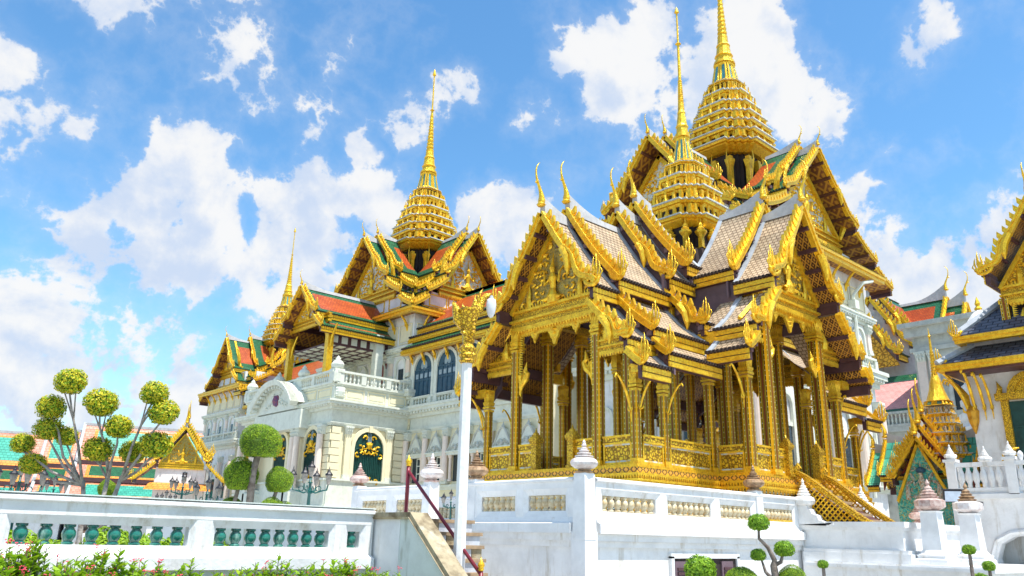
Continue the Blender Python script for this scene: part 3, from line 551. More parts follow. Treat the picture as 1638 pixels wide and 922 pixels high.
def fringe(tg, F, d, y0, y1, zt, peaks, drop0=.16, side=1.0):
    m = MB(F); N = 60; W_ = y1 - y0; pts = []
    for i in range(N + 1):
        u_ = i / N; y = y0 + W_ * u_; dz = drop0 + .045 * (i % 2)
        for c, a, w_ in peaks: dz = max(dz, a * max(0, 1 - abs(u_ - c) / w_) ** 1.1 + .05 * (i % 2))
        pts.append((y, zt - dz))
    for i in range(N): m.loft([[(x, p[0], p[1]) for x, p in ((d - .035, a), (d + .035, a), (d + .035, b), (d - .035, b))] for a, b in (((pts[i]), (pts[i][0], zt)), ((pts[i + 1]), (pts[i + 1][0], zt)))]) 
    for c, a, w_ in peaks:
        y = y0 + W_ * c
        for q in range(4): s = (1 - q / 4.5); m.lathe([(.0, 0), (.075 * s * a / .4, .05), (.03 * s, .13)], 6, d, y, zt - .12 - a * .2 * q - .1)
    if side:
        for sd, yy in ((1, y0), (-1, y1)):
            n = int(side / .07)
            for i in range(n):
                z = zt - .16 - i * .07; m.add([(d - .03, yy, z), (d + .03, yy, z), (d, yy + sd * .15, z - .075), (d - .03, yy, z - .07), (d + .03, yy, z - .07)], [(0, 1, 2), (1, 4, 2), (4, 3, 2), (3, 0, 2)])
            z = zt - .16 - side
            m.tube([(d, yy + sd * .02, z - .55), (d, yy + sd * .10, z - .3), (d, yy + sd * .26, z - .14), (d, yy + sd * .33, z + .02), (d, yy + sd * .24, z + .1), (d, yy + sd * .30, z + .36)], [.02, .075, .09, .08, .07, .006], 7)
            m.tube([(d, yy + sd * .05, z), (d, yy + sd * .06, z - .6)], [.09, .02], 6); m.tube([(d, yy + sd * .18, z - .2), (d, yy + sd * .16, z + .12)], [.05, .006], 5)
    part(m, 'hanging_fringe', 'gold', tg)
def naga_bracket_me():
    m = MB(); m.tube([(0, .05, -.25), (0, .06, 0), (0, .12, .22), (0, .20, .42), (0, .32, .62), (0, .48, .80), (0, .58, .85), (0, .63, .78), (0, .60, .72)], [.008, .022, .034, .038, .034, .03, .034, .026, .008], 7)
    for q in range(7): t = q / 7; y, z = .06 + .40 * t ** 1.5, .0 + .74 * t; m.tube([(0, y, z), (0, y - .06, z + .10), (0, y - .02, z + .20)], [.035, .028, .003], 4); m.tube([(0, y + .02, z), (0, y + .10, z + .02), (0, y + .11, z + .12)], [.03, .024, .003], 4); return m.mesh('naga_bracket', [M['gold']], smooth=True)
BRK = naga_bracket_me()
# ================================================================ THE GILDED PAVILION
PX, PY = 21.1, 15.0
pav = thing('gilded_pavilion', 'open gilded Thai pavilion with tiered buff tile gables and needle spire on white terrace', 'pavilion', (PX, PY, 1.95))
ST = dict(ov=.62, tiles=('tan_tile',), soffit='soffit', ridge='plaster', endwall='brownpurple', rise=.46, strip=True, chofa=.66, naga=.86, wave=.13, sag=.045)
base_t = [(0., 10.45, 1.92, 7.9), (1.72, 7.52, 3.02, 6.33), (2.98, 6.02, 3.45, 5.62)]
def sh(t, dz): return [(a, b + dz, c, d + dz) for a, b, c, d in t]
def pav_arm(arm, layers):
    F = frame(PX, PY, arm)
    for i, (d1, d0, dz, nt_, wave) in enumerate(layers):
        st = dict(ST); st['wave'] = wave
        tt = sh(base_t, dz)[:nt_]; roof_layer(pav, F, d1, d0, tt, st, first=(i == 0))
    return F
Fa = pav_arm('-x', [(6.5, 5.35, 0, 3, .13), (5.47, 3.1, .42, 3, 0), (3.2, (1.9, 2.75, 2.75), 1.0, 2, .13), (2.3, 1.45, 1.62, 1, 0)])
Fb = pav_arm('-y', [(4.6, 3.25, .78, 3, .13), (3.35, 1.75, 1.25, 1, 0)])
Fc = pav_arm('+x', [(6.5, 5.35, 0, 3, .13), (5.47, 3.1, .42, 3, 0), (3.2, .9, 1.0, 1, .13)])
Fd = pav_arm('+y', [(4.6, 3.25, .78, 3, .13), (3.35, 1.0, 1.25, 1, 0)])
# inner slopes that carry the lower eaves round to the arms (lower tiers of the second layers)
for F, dz, d1, d0 in ((Fa, .44, 3.15, 2.6), (Fc, .44, 3.15, 2.6), (Fb, .8, 3.28, 2.7), (Fd, .8, 3.28, 2.7)):
    for sd in (1, -1):
        s0, z0, s1, z1 = sh(base_t, dz - .02)[1]; m = MB(F); L_ = math.hypot(s1 - s0, z1 - z0)
        m.add([(d0, sd * s0, z0), (d1, sd * s0, z0), (d1, sd * s1, z1), (d0, sd * s1, z1)], [(0, 1, 2, 3)], 0, [(d0, 0), (d1, 0), (d1, L_), (d0, L_)]); part(m, 'tiled_slope', 'tan_tile', pav)
        m = MB(F); a, b = sorted((sd * (s1 - .14), sd * s1)); m.box(d0, d1, a, b, z1 - .34, z1 - .03); part(m, 'eave_beam', 'gold', pav)
for F, d, dz in ((Fa, 5.9, 0), (Fb, 3.85, .78), (Fc, 5.9, 0), (Fd, 3.85, .78)):
    pediment(pav, F, d, 1.62, 7.93 + dz, 10.05 + dz)
    fringe(pav, F, d - .02, -1.42, 1.42, 7.34 + dz, [(.5, .62, .13), (.22, .40, .09), (.78, .40, .09)], side=1.15)
    for sd in (1, -1):
        y0, y1 = sorted((sd * 1.68, sd * 2.72)); crest_beam(pav, F, d, y0, y1, 6.15 + dz, 6.55 + dz, .8)
        m = MB(F); m.prism([(sd * 1.7, 6.55 + dz), (sd * 2.6, 6.55 + dz), (sd * 1.7, 7.2 + dz)], 'x', d - .05, d - .01); part(m, 'side_gable_field', 'carved', pav)
        m = MB(F); m.tube([(d + .03, sd * 2.75, 6.6 + dz), (d + .03, sd * 1.7, 7.45 + dz)], .07, 4); m.tube([(d + .02, sd * 1.95, 6.55 + dz), (d + .05, sd * 1.95, 6.75 + dz), (d + .02, sd * 1.95, 7.1 + dz)], [.12, .11, .01], 7); part(m, 'side_gable_frame', 'gold', pav)
        y0, y1 = sorted((sd * 2.75, sd * 3.2)); m = MB(F); m.box(d - .1, d + .1, y0, y1, 5.55 + dz * .9, 5.7 + dz * .9); m.box(d - .12, d + .12, y0, y1, 5.7 + dz * .9, 5.78 + dz * .9); part(m, 'bracket_beam', 'gold', pav)
# columns
def fp(e): return [(-6.05 - e, -2.9 - e), (-2.65 - e, -2.9 - e), (-2.65 - e, -3.95 - e), (2.65 + e, -3.95 - e), (2.65 + e, -2.9 - e), (6.05 + e, -2.9 - e), (6.05 + e, 2.9 + e), (2.65 + e, 2.9 + e), (2.65 + e, 3.95 + e), (-2.65 - e, 3.95 + e), (-2.65 - e, 2.9 + e), (-6.05 - e, 2.9 + e)]
FZ = 3.34
cm = {}
def column(x, y, h, w=.3):
    k = round(h, 2)
    if k not in cm: cm[k] = column_mesh(h, .3)
    inst(cm[k], 'column', pav, T(PX + x, PY + y, FZ) @ Matrix.Diagonal((w / .27, w / .27, 1, 1)))
for sx in (-1, 1):
    for sy in (-1, 1):
        column(sx * 5.85, sy * 1.55, 4.02, .235); column(sx * 4.6, sy * 1.55, 4.45, .25); column(sx * 2.9, sy * 1.75, 4.7, .24)
        column(sx * 5.85, sy * 2.75, 2.42, .18); column(sx * 4.75, sy * 2.75, 2.42, .17); column(sx * 2.7, sy * 2.75, 3.0, .2)
        column(sx * 1.5, sy * 3.8, 4.8, .31); column(sx * 2.5, sy * 3.8, 3.1, .22); column(sx * 1.5, sy * 2.55, 4.9, .25)
    column(sx * 4.0, sx * .6, 3.4, .16)
# eave brackets of the pavilion
for sx in (-1, 1):
    for x in (5.85, 4.75): 
        for sy in (-1, 1): inst(BRK, 'naga_bracket', pav, T(PX + sx * x, PY + sy * 2.84, FZ + 1.32) @ (RZ(0) if sy > 0 else RZ(math.pi)) @ Matrix.Scale(.85, 4))
    for sy in (-1, 1): inst(BRK, 'naga_bracket', pav, T(PX + sx * 2.62, PY + sy * 3.8, FZ + 1.9) @ RZ(math.pi / 2 if sx < 0 else -math.pi / 2)); inst(BRK, 'naga_bracket', pav, T(PX + sx * 5.98, PY + sy * 2.75, FZ + 1.25) @ RZ(math.pi / 2 if sx < 0 else -math.pi / 2))
# ceiling and dark centre above the beams
m = MB(); m.box(PX - 1.8, PX + 1.8, PY - 1.8, PY + 1.8, 8.2, 9.0); part(m, 'ceiling', 'soffit', pav)
for F, d1 in ((Fa, 3.25), (Fc, 3.25), (Fb, 3.3), (Fd, 3.3)):
    for sd in (1, -1): m = MB(F); a, b = sorted((sd * 1.72, sd * 1.8)); m.box(1.6, d1, a, b, 7.9, 9.0); part(m, 'roof_side_board', 'brownpurple', pav)
m = MB()
for y in (-1.55, 1.55): m.box(PX - 5.8, PX + 5.8, PY + y - .12, PY + y + .12, 7.78, 7.95)
for x in (-1.5, 1.5): m.box(PX + x - .12, PX + x + .12, PY - 3.7, PY + 3.7, 8.25, 8.5)
part(m, 'tie_beams', 'carved_small', pav)
# base mouldings
for z0, z1, e, mt, nm in ((3.27, 3.35, 0, 'gold', 'base_floor_edge'), (3.14, 3.27, .04, 'diamond', 'lozenge_frieze'), (3.09, 3.14, .10, 'gold', 'base_moulding'), (3.0, 3.09, .07, 'carved_small', 'leaf_moulding'), (2.95, 3.0, .14, 'gold', 'base_moulding'), (2.66, 2.95, .0, 'glassband', 'mirror_band'), (2.58, 2.66, .06, 'gold', 'base_moulding'), (2.2, 2.58, .03, 'glassband', 'mirror_band'), (1.97, 2.2, .12, 'gold', 'base_plinth')):
    m = MB(); m.prism([(PX + x, PY + y) for x, y in fp(e)], 'z', z0, z1); part(m, nm, mt, pav)
for zz, e, up, nm in ((3.27, .05, 1, 'crest_row'), (2.95, .13, -1, 'pendant_row'), (3.09, .1, -1, 'pendant_row')):
    m = MB(); P = fp(e)
    for a, b in zip(P, P[1:] + P[:1]):
        d = Vector((b[0] - a[0], b[1] - a[1])); L_ = d.length; d /= L_; nn = Vector((d.y, -d.x)); n = int(L_ / .085)
        for i in range(n):
            q = Vector(a) + d * (i + .5) * L_ / n; A = q - d * .038; B = q + d * .038; Cn = q - nn * .03
            m.add([(PX + A.x, PY + A.y, zz), (PX + B.x, PY + B.y, zz), (PX + q.x, PY + q.y, zz + up * .095), (PX + Cn.x, PY + Cn.y, zz)], [(0, 1, 2), (1, 3, 2), (3, 0, 2)])
    part(m, nm, 'gold', pav, kind='stuff')
m = MB(); m.prism([(PX + x, PY + y) for x, y in fp(-.12)], 'z', 3.351, 3.365); part(m, 'pavilion_floor', 'floor', pav)  # unseen dark slab added over the gilt base to cut bounce light inside
# carved parapet panels between the outer columns
def parapet(x0, y0, x1, y1):
    d = Vector((x1 - x0, y1 - y0, 0)); L_ = d.length; F = T(PX + x0, PY + y0, 0) @ RZ(math.atan2(d.y, d.x)); m = MB(F)
    m.box(0, L_, -.045, .045, 3.36, 3.42, 0); m.box(0, L_, -.06, .06, 3.86, 3.9, 0); m.box(0, L_, -.05, .05, 3.9, 4.02, 1); m.box(0, L_, -.07, .07, 4.02, 4.07, 0); m.box(0, .05, -.04, .04, 3.42, 3.86, 0); m.box(L_ - .05, L_, -.04, .04, 3.42, 3.86, 0); m.box(.051, L_ - .051, -.015, .015, 3.421, 3.859, 1)
    m.box(.051, L_ - .051, -.03, .03, 3.421, 3.46, 2); m.box(.051, L_ - .051, -.03, .03, 3.82, 3.859, 2); q = part(m, 'parapet_panel', ('gold', 'carved', 'pedimentwhite'), pav)
for sx in (-1, 1):
    for sy in (-1, 1):
        parapet(sx * 5.85, sy * 2.62, sx * 5.85, sy * 1.72); parapet(sx * 5.85, sy * 1.38, sx * 5.85, sy * .78)
        parapet(sx * 5.7, sy * 2.78, sx * 4.88, sy * 2.78); parapet(sx * 4.62, sy * 2.78, sx * 2.86, sy * 2.78); parapet(sx * 2.55, sy * 2.9, sx * 2.55, sy * 3.66)
        parapet(sx * 2.36, sy * 3.84, sx * 1.67, sy * 3.84); parapet(sx * 1.33, sy * 3.84, sx * .95, sy * 3.84)
def post_me():
    m = MB(); m.cb(0, 0, 0, .2, .2, .72); m.cb(0, 0, .72, .26, .26, .05); m.cb(0, 0, .77, .3, .3, .08); m.cb(0, 0, .85, .24, .24, .05); m.cb(0, 0, .9, .17, .17, .06); m.cb(0, 0, .96, .11, .11, .05); m.lathe([(.045, 1.01), (.03, 1.06), (.0, 1.16)], 6); m.cb(0, 0, 0, .26, .26, .08); return m.mesh('entrance_post', [M['carved_small']])
POST = post_me()
for sx in (-1, 1):
    for sy in (-1, 1): inst(POST, 'entrance_post', pav, T(PX + sx * 5.9, PY + sy * .68, FZ)); inst(POST, 'entrance_post', pav, T(PX + sx * .85, PY + sy * 3.9, FZ))
# spire over the crossing
m = MB()
SX, SY = 21.72, 15.0
m.loft([ringz(redent(1.9), SX, SY, 9.0), ringz(redent(1.2), SX, SY, 10.85), ringz(redent(.9), SX, SY, 10.9), ringz(redent(.9), SX, SY, 11.9)]); part(m, 'spire_core', 'dark', pav)  # near-black solid standing in for the shaded void behind the posts
m = MB(); m.loft([ringz(redent(.95), SX, SY, 10.6), ringz(redent(1.12), SX, SY, 10.9), ringz(redent(1.0), SX, SY, 10.95)]); part(m, 'spire_foot', 'carved', pav)
def lotus_post_me():
    m = MB(); m.cb(0, 0, 0, .14, .14, .34); m.lathe([(.07, .3), (.12, .42), (.2, .52), (.21, .58), (.12, .62), (.14, .68), (.08, .74), (.09, .8), (.04, .9), (.0, 1.28)], 8); return m.mesh('lotus_post', [M['gold']])
LP = lotus_post_me()
for a in range(4):
    for j in (-.62, 0, .62): inst(LP, 'lotus_post', pav, T(SX, SY, 10.9) @ RZ(a * math.pi / 2) @ T(.98, j, 0))
spire(pav, SX, SY, [(12.02, 1.06), (12.55, 1.10), (13.12, .98), (13.68, .78), (14.28, .60)], (14.5, .30, 15.5, .18), shaft_prof(15.5, .24, 16.95, .11, 17.95, .075, 19.5, 21.15))
m = MB(); m.loft([ringz(redent(1.12), SX, SY, 11.72, .84), ringz(redent(1.12), SX, SY, 11.86, 1.0), ringz(redent(1.12), SX, SY, 11.9, .96)]); part(m, 'spire_eave', 'gold', pav)
# gilded stair flanks with lattice
for nm, X in (('stair_flank', 20.5), ('stair_flank', 22.0)):
    pr = [(11.15, 3.3), (10.95, 3.36), (10.7, 3.22), (10.4, 3.0), (10.1, 2.76), (9.8, 2.52), (9.5, 2.3), (9.2, 2.1), (9.0, 2.02)]
    m = MB()
    m.loft([[(X - .09, y, z), (X + .09, y, z), (X + .09, y, z + .15), (X - .09, y, z + .15)] for y, z in pr]); m.loft([[(X - .12, y, z + .05), (X + .12, y, z + .05), (X + .12, y, z + .10), (X - .12, y, z + .10)] for y, z in pr])
    m.tube([(X, 11.1, 3.3), (X, 11.05, 3.5), (X, 10.92, 3.66), (X, 10.85, 3.56)], [.1, .1, .07, .01], 6); fl = part(m, nm, 'carved_small', pav)
    m = MB(); z0 = 2.0
    def top(y):
        for (a, b), (c, d) in zip(pr, pr[1:]):
            if c <= y <= a: return lerp(d, b, (y - c) / (a - c))
        return 2.1
    st_ = .15
    for sg in (1, -1):
        for i in range(60):
            pts = []; y = 7.6 + i * st_ if sg > 0 else 13.5 - i * st_; z = z0
            q0 = None; q1 = None
            for k in range(60):
                yy = y - sg * k * .04 * -1 if sg < 0 else y - k * .04 * -1 * -1; yy = y + sg * k * .04 * -1; zz = z0 + k * .04
                if 9.0 < yy < 11.1 and zz < top(yy):
                    if q0 is None: q0 = (yy, zz)
                    q1 = (yy, zz)
            if q0 and q1 != q0: m.tube([(X, q0[0], q0[1]), (X, q1[0], q1[1])], .021, 4)
    if m.v: part(m, 'stair_lattice', 'gold', pav, kind='stuff')
m = MB(); m.prism([(11.1, 1.97), (11.1, 3.1), (9.1, 2.05), (9.1, 1.97)], 'x', 20.6, 21.9); part(m, 'stair_body', 'maroon', pav)
for i in range(7):
    m = MB(); m.box(20.6, 21.9, 11.0 - i * .26 - .28, 11.0 - i * .26, 2.98 - i * .16, 3.02 - i * .16 + .04); part(m, 'stair_step', 'step', pav)
# ================================================================ WHITE TERRACE
def lathe_me(name, prof, n, m_, smooth=True): mb = MB(); mb.lathe(prof, n); return mb.mesh(name, [M[m_]], smooth=smooth)
BAL = lathe_me('baluster', [(.07, 0), (.075, .03), (.05, .05), (.055, .08), (.085, .13), (.09, .17), (.07, .23), (.05, .25), (.07, .28), (.075, .31)], 10, 'baluster')
GBAL = lathe_me('green_baluster', [(.085, 0), (.088, .035), (.062, .05), (.07, .065), (.098, .12), (.105, .165), (.098, .21), (.07, .255), (.062, .27), (.088, .285), (.085, .32)], 14, 'greenbal')
def balustrade(tg, F, L_, z0, z1, ends, panels, thick=.26, bal=None, wall='white', ledge=.10, balh=None, nb=.2, ltf=.28, rbf=.20, inset=.11):
    """F: x along, -y outward. z0 ledge bottom, z1 rail top. panels=[(x0,x1,count)]"""
    h = z1 - z0; a = thick / 2; rb = z1 - h * rbf; lt = z0 + h * ltf
    m = MB(F); m.prism([(-a - .05, z1 - .07), (-a - .05, z1 - .03), (-a + .03, z1), (a - .03, z1), (a + .05, z1 - .03), (a + .05, z1 - .07), (a, z1 - .09), (a, rb), (-a, rb), (-a, z1 - .09)][::-1], 'x', 0, L_); part(m, 'top_rail', wall, tg)
    m = MB(F); m.prism([(-a - ledge, z0), (-a - ledge, z0 + h * .17), (-a - ledge * .3, z0 + h * .2), (-a, lt), (a, lt), (a, z0)], 'x', 0, L_); part(m, 'base_ledge', wall, tg)
    xs = [0] + [v for p in panels for v in p[:2]] + [L_]
    for i in range(0, len(xs), 2):
        if xs[i + 1] - xs[i] > .01: m = MB(F); m.box(xs[i], xs[i + 1], -a + .003, a - .003, lt, rb); part(m, 'panel_pier', wall, tg)
    bh = balh or .31
    for x0, x1, n in panels:
        m = MB(F); iz0, iz1 = lerp(lt, rb, .5) - bh / 2, lerp(lt, rb, .5) + bh / 2; ix0, ix1 = x0 + inset, x1 - inset; c = a - .05
        out = [(x0, lt), (x1, lt), (x1, rb), (x0, rb)]; inn = [(ix0, iz0), (ix1, iz0), (ix1, iz1), (ix0, iz1)]
        for sg in (-1, 1):
            vs = [(x, sg * (a - .004), z) for x, z in out] + [(x, sg * .07, z) for x, z in inn]; m.add(vs, [(k, (k + 1) % 4, (k + 1) % 4 + 4, k + 4) for k in range(4)])
        m.add([(x, -.07, z) for x, z in inn] + [(x, .07, z) for x, z in inn], [(k, (k + 1) % 4, (k + 1) % 4 + 4, k + 4) for k in range(4)]); part(m, 'splayed_opening', wall, tg)
        for i in range(n):
            x = lerp(ix0, ix1, (i + .5) / n); me = bal or BAL; sc = bh / (.31 if me is BAL else .32)
            inst(me, 'baluster', tg, F @ T(x, 0, iz0) @ RZ(random.random() * 6) @ Matrix.Diagonal((min(1.25, nb / .2), min(1.25, nb / .2), sc, 1)))
def finial(tg_label, x, y, z, m1='marble', m2='marblebrown', s=1., grp='marble bud finials on the terrace piers'):
    t = thing('marble_finial', tg_label, 'finial', (x, y, z), grp); Z_ = T(0, 0, z) @ Matrix.Scale(.78, 4, (0, 0, 1)) @ T(0, 0, -z)
    mb = MB(Z_); mb.lathe([(.17 * s, 0), (.19 * s, .04 * s), (.13 * s, .07 * s), (.13 * s, .10 * s)], 8, x, y, z, .39); part(mb, 'foot', m2, t)
    mb = MB(Z_); mb.lathe([(.13 * s, .10 * s), (.20 * s, .13 * s), (.265 * s, .19 * s), (.285 * s, .26 * s), (.26 * s, .33 * s), (.2 * s, .38 * s), (.15 * s, .39 * s)], 12, x, y, z, .39); part(mb, 'bowl', m1, t, smooth=False)
    mb = MB(Z_); pr = []
    for i, (r_, h) in enumerate(((.19, .0), (.145, .075), (.105, .145), (.07, .2))): pr += [((r_ * .72) * s, (.39 + h) * s), (r_ * s, (.41 + h) * s), (r_ * s, (.435 + h) * s), (r_ * .6 * s, (.455 + h) * s)]
    pr += [(.035 * s, .66 * s), (.055 * s, .70 * s), (.03 * s, .76 * s), (.035 * s, .79 * s), (.0, .86 * s)]; mb.lathe(pr, 12, x, y, z); part(mb, 'ringed_tip', m1, t)
    return t
def pier(tg, x, y, z0, z1, w=.36, wall='white', taper=.0):
    m = MB(); m.loft([[(x + a * w / 2 * k, y + b * w / 2 * k, z) for a, b in ((-1, -1), (1, -1), (1, 1), (-1, 1))] for z, k in ((z0, 1 + taper), (z1 - .06, 1), (z1, .94))]); return part(m, 'pier', wall, tg)
ter = thing('white_terrace', 'whitewashed masonry terrace with panelled balustrade carrying the gilded pavilion', 'terrace', (16, 11, 0))
XW, YW = 11.96, 10.95
m = MB(); m.box(XW + .1, 32.0, YW + .1, 19.6, 0, 1.94); part(m, 'terrace_floor', 'white', ter)
m = MB(); m.prism([(XW - .12, 0), (20.9, 0), (20.9, 0.001)], 'z', 0, .001) if False else None
m.box(XW, XW + .1, YW, 14.45, 0, 1.70); m.box(XW + .1, 20.3, YW, YW + .1, 0, 1.70); part(m, 'terrace_wall', 'white', ter)
m = MB()
for z0, z1, e in ((1.46, 1.58, .06), (1.58, 1.72, .12)): m.box(XW - e, XW + .05, YW - e, 14.45, z0, z1); m.box(XW + .05, 20.25, YW - e, YW + .05, z0 + .001, z1 - .001)
part(m, 'wall_moulding', 'white', ter)
m = MB(); m.box(XW - .16, XW + .2, YW - .16, YW + .2, 0, 1.75); part(m, 'corner_pilaster', 'white', ter)
F = T(XW + .05, 14.45, 0) @ RZ(-math.pi / 2)
balustrade(ter, F, 3.3, 1.72, 2.80, 0, [(.3, 1.62, 6), (1.82, 3.12, 6)], ledge=.12)
F = T(XW + .25, YW + .05, 0)
balustrade(ter, F, 8.05, 1.72, 2.80, 0, [(.15, 2.1, 8), (2.3, 4.15, 8), (4.33, 5.85, 7), (6.25, 7.85, 8)], ledge=.12)
for x, y, w in ((XW, YW, .30), (18.25, YW + .02, .28), (XW + .05, 14.35, .28)): pier(ter, x, y, 1.6, 2.86, w, taper=.12)
F = T(XW + .05, 19.3, 0) @ RZ(-math.pi / 2)
tl = thing('terrace_balustrade', 'white panelled balustrade left of the stair opening, below the arched gate', 'balustrade', (XW, 17.5, 0))
m = MB(); m.box(XW - .05, XW + .2, 16.0, 19.4, 0, 1.72); part(m, 'wall', 'white', tl)
balustrade(tl, F, 3.3, 1.72, 2.80, 0, [(.2, 1.55, 7), (1.8, 3.1, 7)], ledge=.12)
for y in (16.05, 19.3): pier(tl, XW + .05, y, 1.6, 2.86, .28, taper=.12)
tb = thing('rear_balustrade', 'short white balustrade seen through the stair opening behind the white pole', 'balustrade', (15, 20, 0))
F = T(15.0, 21.8, 0) @ RZ(-math.pi / 2); balustrade(tb, F, 4, 1.72, 2.72, 0, [(.2, 1.9, 7), (2.1, 3.8, 7)]); m = MB(); m.box(14.9, 15.1, 17.8, 21.8, 0, 1.72); part(m, 'wall', 'white', tb)
finial('large pale marble bud finial on the near corner pier of the terrace', XW, YW, 2.86, 'marble', 'marblebrown', 1.0)
finial('brown stained bud finial on the second terrace pier, in front of the gold base', 18.25, YW + .02, 2.86, 'marblebrown', 'marblebrown', .95)
finial('dark stained bud finial half hidden right of the white pole', XW + .05, 14.35, 2.86, 'marblebrown', 'marblebrown', 1.)
finial('pale ringed bud finial between the red rail and the white pole', XW + .05, 16.05, 2.86, 'marble', 'redmarble', 1.05)
finial('orange tinged bud finial in front of the arched gate', XW + .05, 19.35, 2.86, 'redmarble', 'marblebrown', .95)
# low door in the terrace wall
m = MB(); m.box(14.72, 17.15, YW - .03, YW + .02, .0, 1.26); part(m, 'cellar_opening', 'dark', ter)
m = MB(); m.box(14.62, 14.72, YW - .08, YW + .02, 0, 1.3); m.box(17.15, 17.25, YW - .08, YW + .02, 0, 1.3); m.box(14.62, 17.25, YW - .08, YW + .02, 1.26, 1.36); part(m, 'opening_frame', 'white', ter)
for x in (14.95, 16.72):
    m = MB(); m.box(x - .2, x + .25, YW - .07, YW - .035, 0, 1.2); sh_ = part(m, 'cellar_shutter', 'brownpurple', ter)
    m = MB(); [m.box(x - .13, x + .18, YW - .10, YW - .068, .2 + i * .09, .26 + i * .09) for i in range(10)]; part(m, 'louvre', 'maroon', sh_)
# projecting stair block
blk = thing('stair_block', 'plain white projecting block with stepped plinth in front of the gilded stair', 'stair block', (22.5, 9.5, 0))
m = MB(); m.box(20.28, 25.2, 8.3, 10.93, 0, 2.05); part(m, 'block', 'white', blk)
m = MB(); m.box(20.2, 25.3, 8.2, 10.92, 2.05, 2.18); m.box(20.24, 25.2, 8.25, 10.9, 1.98, 2.05); part(m, 'coping', 'white', blk)
m = MB(); m.box(20.12, 25.4, 8.1, 10.8, 0, 1.44); m.box(20.16, 25.3, 8.16, 10.8, 1.44, 1.52); m.box(20.0, 26.5, 6.4, 10.75, 0, 1.22); m.box(19.92, 26.6, 6.3, 10.7, 1.1, 1.18); part(m, 'plinth', 'white', blk)
def stepped_finial_me():
    m = MB(); m.cb(0, 0, 0, .34, .34, .1); m.lathe([(.2, .1), (.32, .16), (.36, .26), (.33, .36), (.2, .42)], 8, rot=.39); 
    for i in range(5): r_ = .22 - i * .042; m.lathe([(r_ * .8, .42 + i * .085), (r_, .44 + i * .085), (r_, .475 + i * .085), (r_ * .75, .505 + i * .085)], 10)
    m.lathe([(.04, .84), (.055, .88), (.0, 1.0)], 8); return m.mesh('stepped_finial', [M['white']])
SF = stepped_finial_me()
for i, (x, y, z, s, lab) in enumerate(((20.3, 10.75, 2.5, .8, 'white stepped finial left of the gilded lattice stair'), (22.7, 10.3, 2.45, .8, 'white stepped finial right of the gilded lattice stair'))):
    t = thing('stepped_finial', lab, 'finial', (x, y, z), 'white stepped finials by the gilded stair'); o = inst(SF, 'ringed_bud', t, T(x, y, z) @ Matrix.Scale(s, 4))
    m = MB(); m.prism([(y + .2, 2.1), (y + .2, z), (y - .2, z), (y - .25, z - .12), (y - .38, z - .16), (y - .42, z - .28), (y - .55, z - .32), (y - .62, z - .42), (y - .8, 2.15), (y - .8, 2.1)], 'x', x - .13, x + .13); part(m, 'scrolled_cheek', 'white', t)
for x, y, z, s, a, b, lab in ((20.7, 7.75, 1.22, .9, 'redmarble', 'redmarble', 'tall white pier with mottled red marble finial at the block corner'), (22.3, 7.45, 1.22, .92, 'marble', 'marblebrown', 'tall white pier with buff banded finial beside the floodlight')):
    t = thing('tapered_pier', lab, 'pier', (x, y, z), 'tapering piers on the stair plinth')
    m = MB(); q = [(1, 0), (1, .12), (.85, .16), (.9, .22), (.72, .26), (.6, .34), (.52, 1.18), (.6, 1.22)]
    m.loft([[(x + a_ * .36 * k, y + b_ * .36 * k, z + h) for a_, b_ in ((-1, -1), (1, -1), (1, 1), (-1, 1))] for k, h in q]); part(m, 'shaft', 'white', t)
    m = MB(); m.lathe([(.16, 1.22), (.28, 1.28), (.34, 1.32), (.34, 1.46), (.26, 1.5), (.16, 1.52)], 8, x, y, z, .39); part(m, 'bowl', a, t)
    m = MB(); m.lathe([(.2, 1.52), (.22, 1.56), (.15, 1.58), (.19, 1.62), (.12, 1.65), (.14, 1.69), (.08, 1.72), (.09, 1.76), (.03, 1.82), (.05, 1.87), (0, 1.98)], 10, x, y, z); part(m, 'ringed_tip', b, t)
finial('reddish bud finial behind the block corner pier', 25.5, 9.9, 2.3, 'redmarble', 'redmarble', 1.0, 'finials right of the gilded stair')
# ================================================================ THE WHITE PALACE (facade frames: x along the wall, outward = -y)
FX = lambda x, y: T(x, y, 0) @ RZ(-math.pi / 2)      # wall facing -X; local x runs towards -Y
FY = lambda x, y: T(x, y, 0)                         # wall facing -Y
def arch(w, z0, z1, n=10):
    r_ = w / 2; zc = z1 - r_; return [(-r_, z0)] + [(r_ * -math.cos(math.pi * i / n), zc + r_ * math.sin(math.pi * i / n)) for i in range(n + 1)] + [(r_, z0)]
def ring_frame(m, F, x, w, z0, z1, fw, y0, y1, mi=0):
    a = arch(w, z0, z1); b = arch(w + 2 * fw, z0, z1 + fw); o = MB(F @ T(x, 0, 0))
    for i in range(len(a) - 1):
        q = [a[i], a[i + 1], b[i + 1], b[i]]; o.add([(p[0], y0, p[1]) for p in q] + [(p[0], y1, p[1]) for p in q], [(0, 1, 2, 3), (7, 6, 5, 4), (0, 4, 5, 1), (2, 6, 7, 3), (1, 5, 6, 2), (3, 7, 4, 0)], mi)
    k = len(m.v); m.v += o.v; m.f += [[j + k for j in fc] for fc in o.f]; m.mi += o.mi; m.uv += o.uv
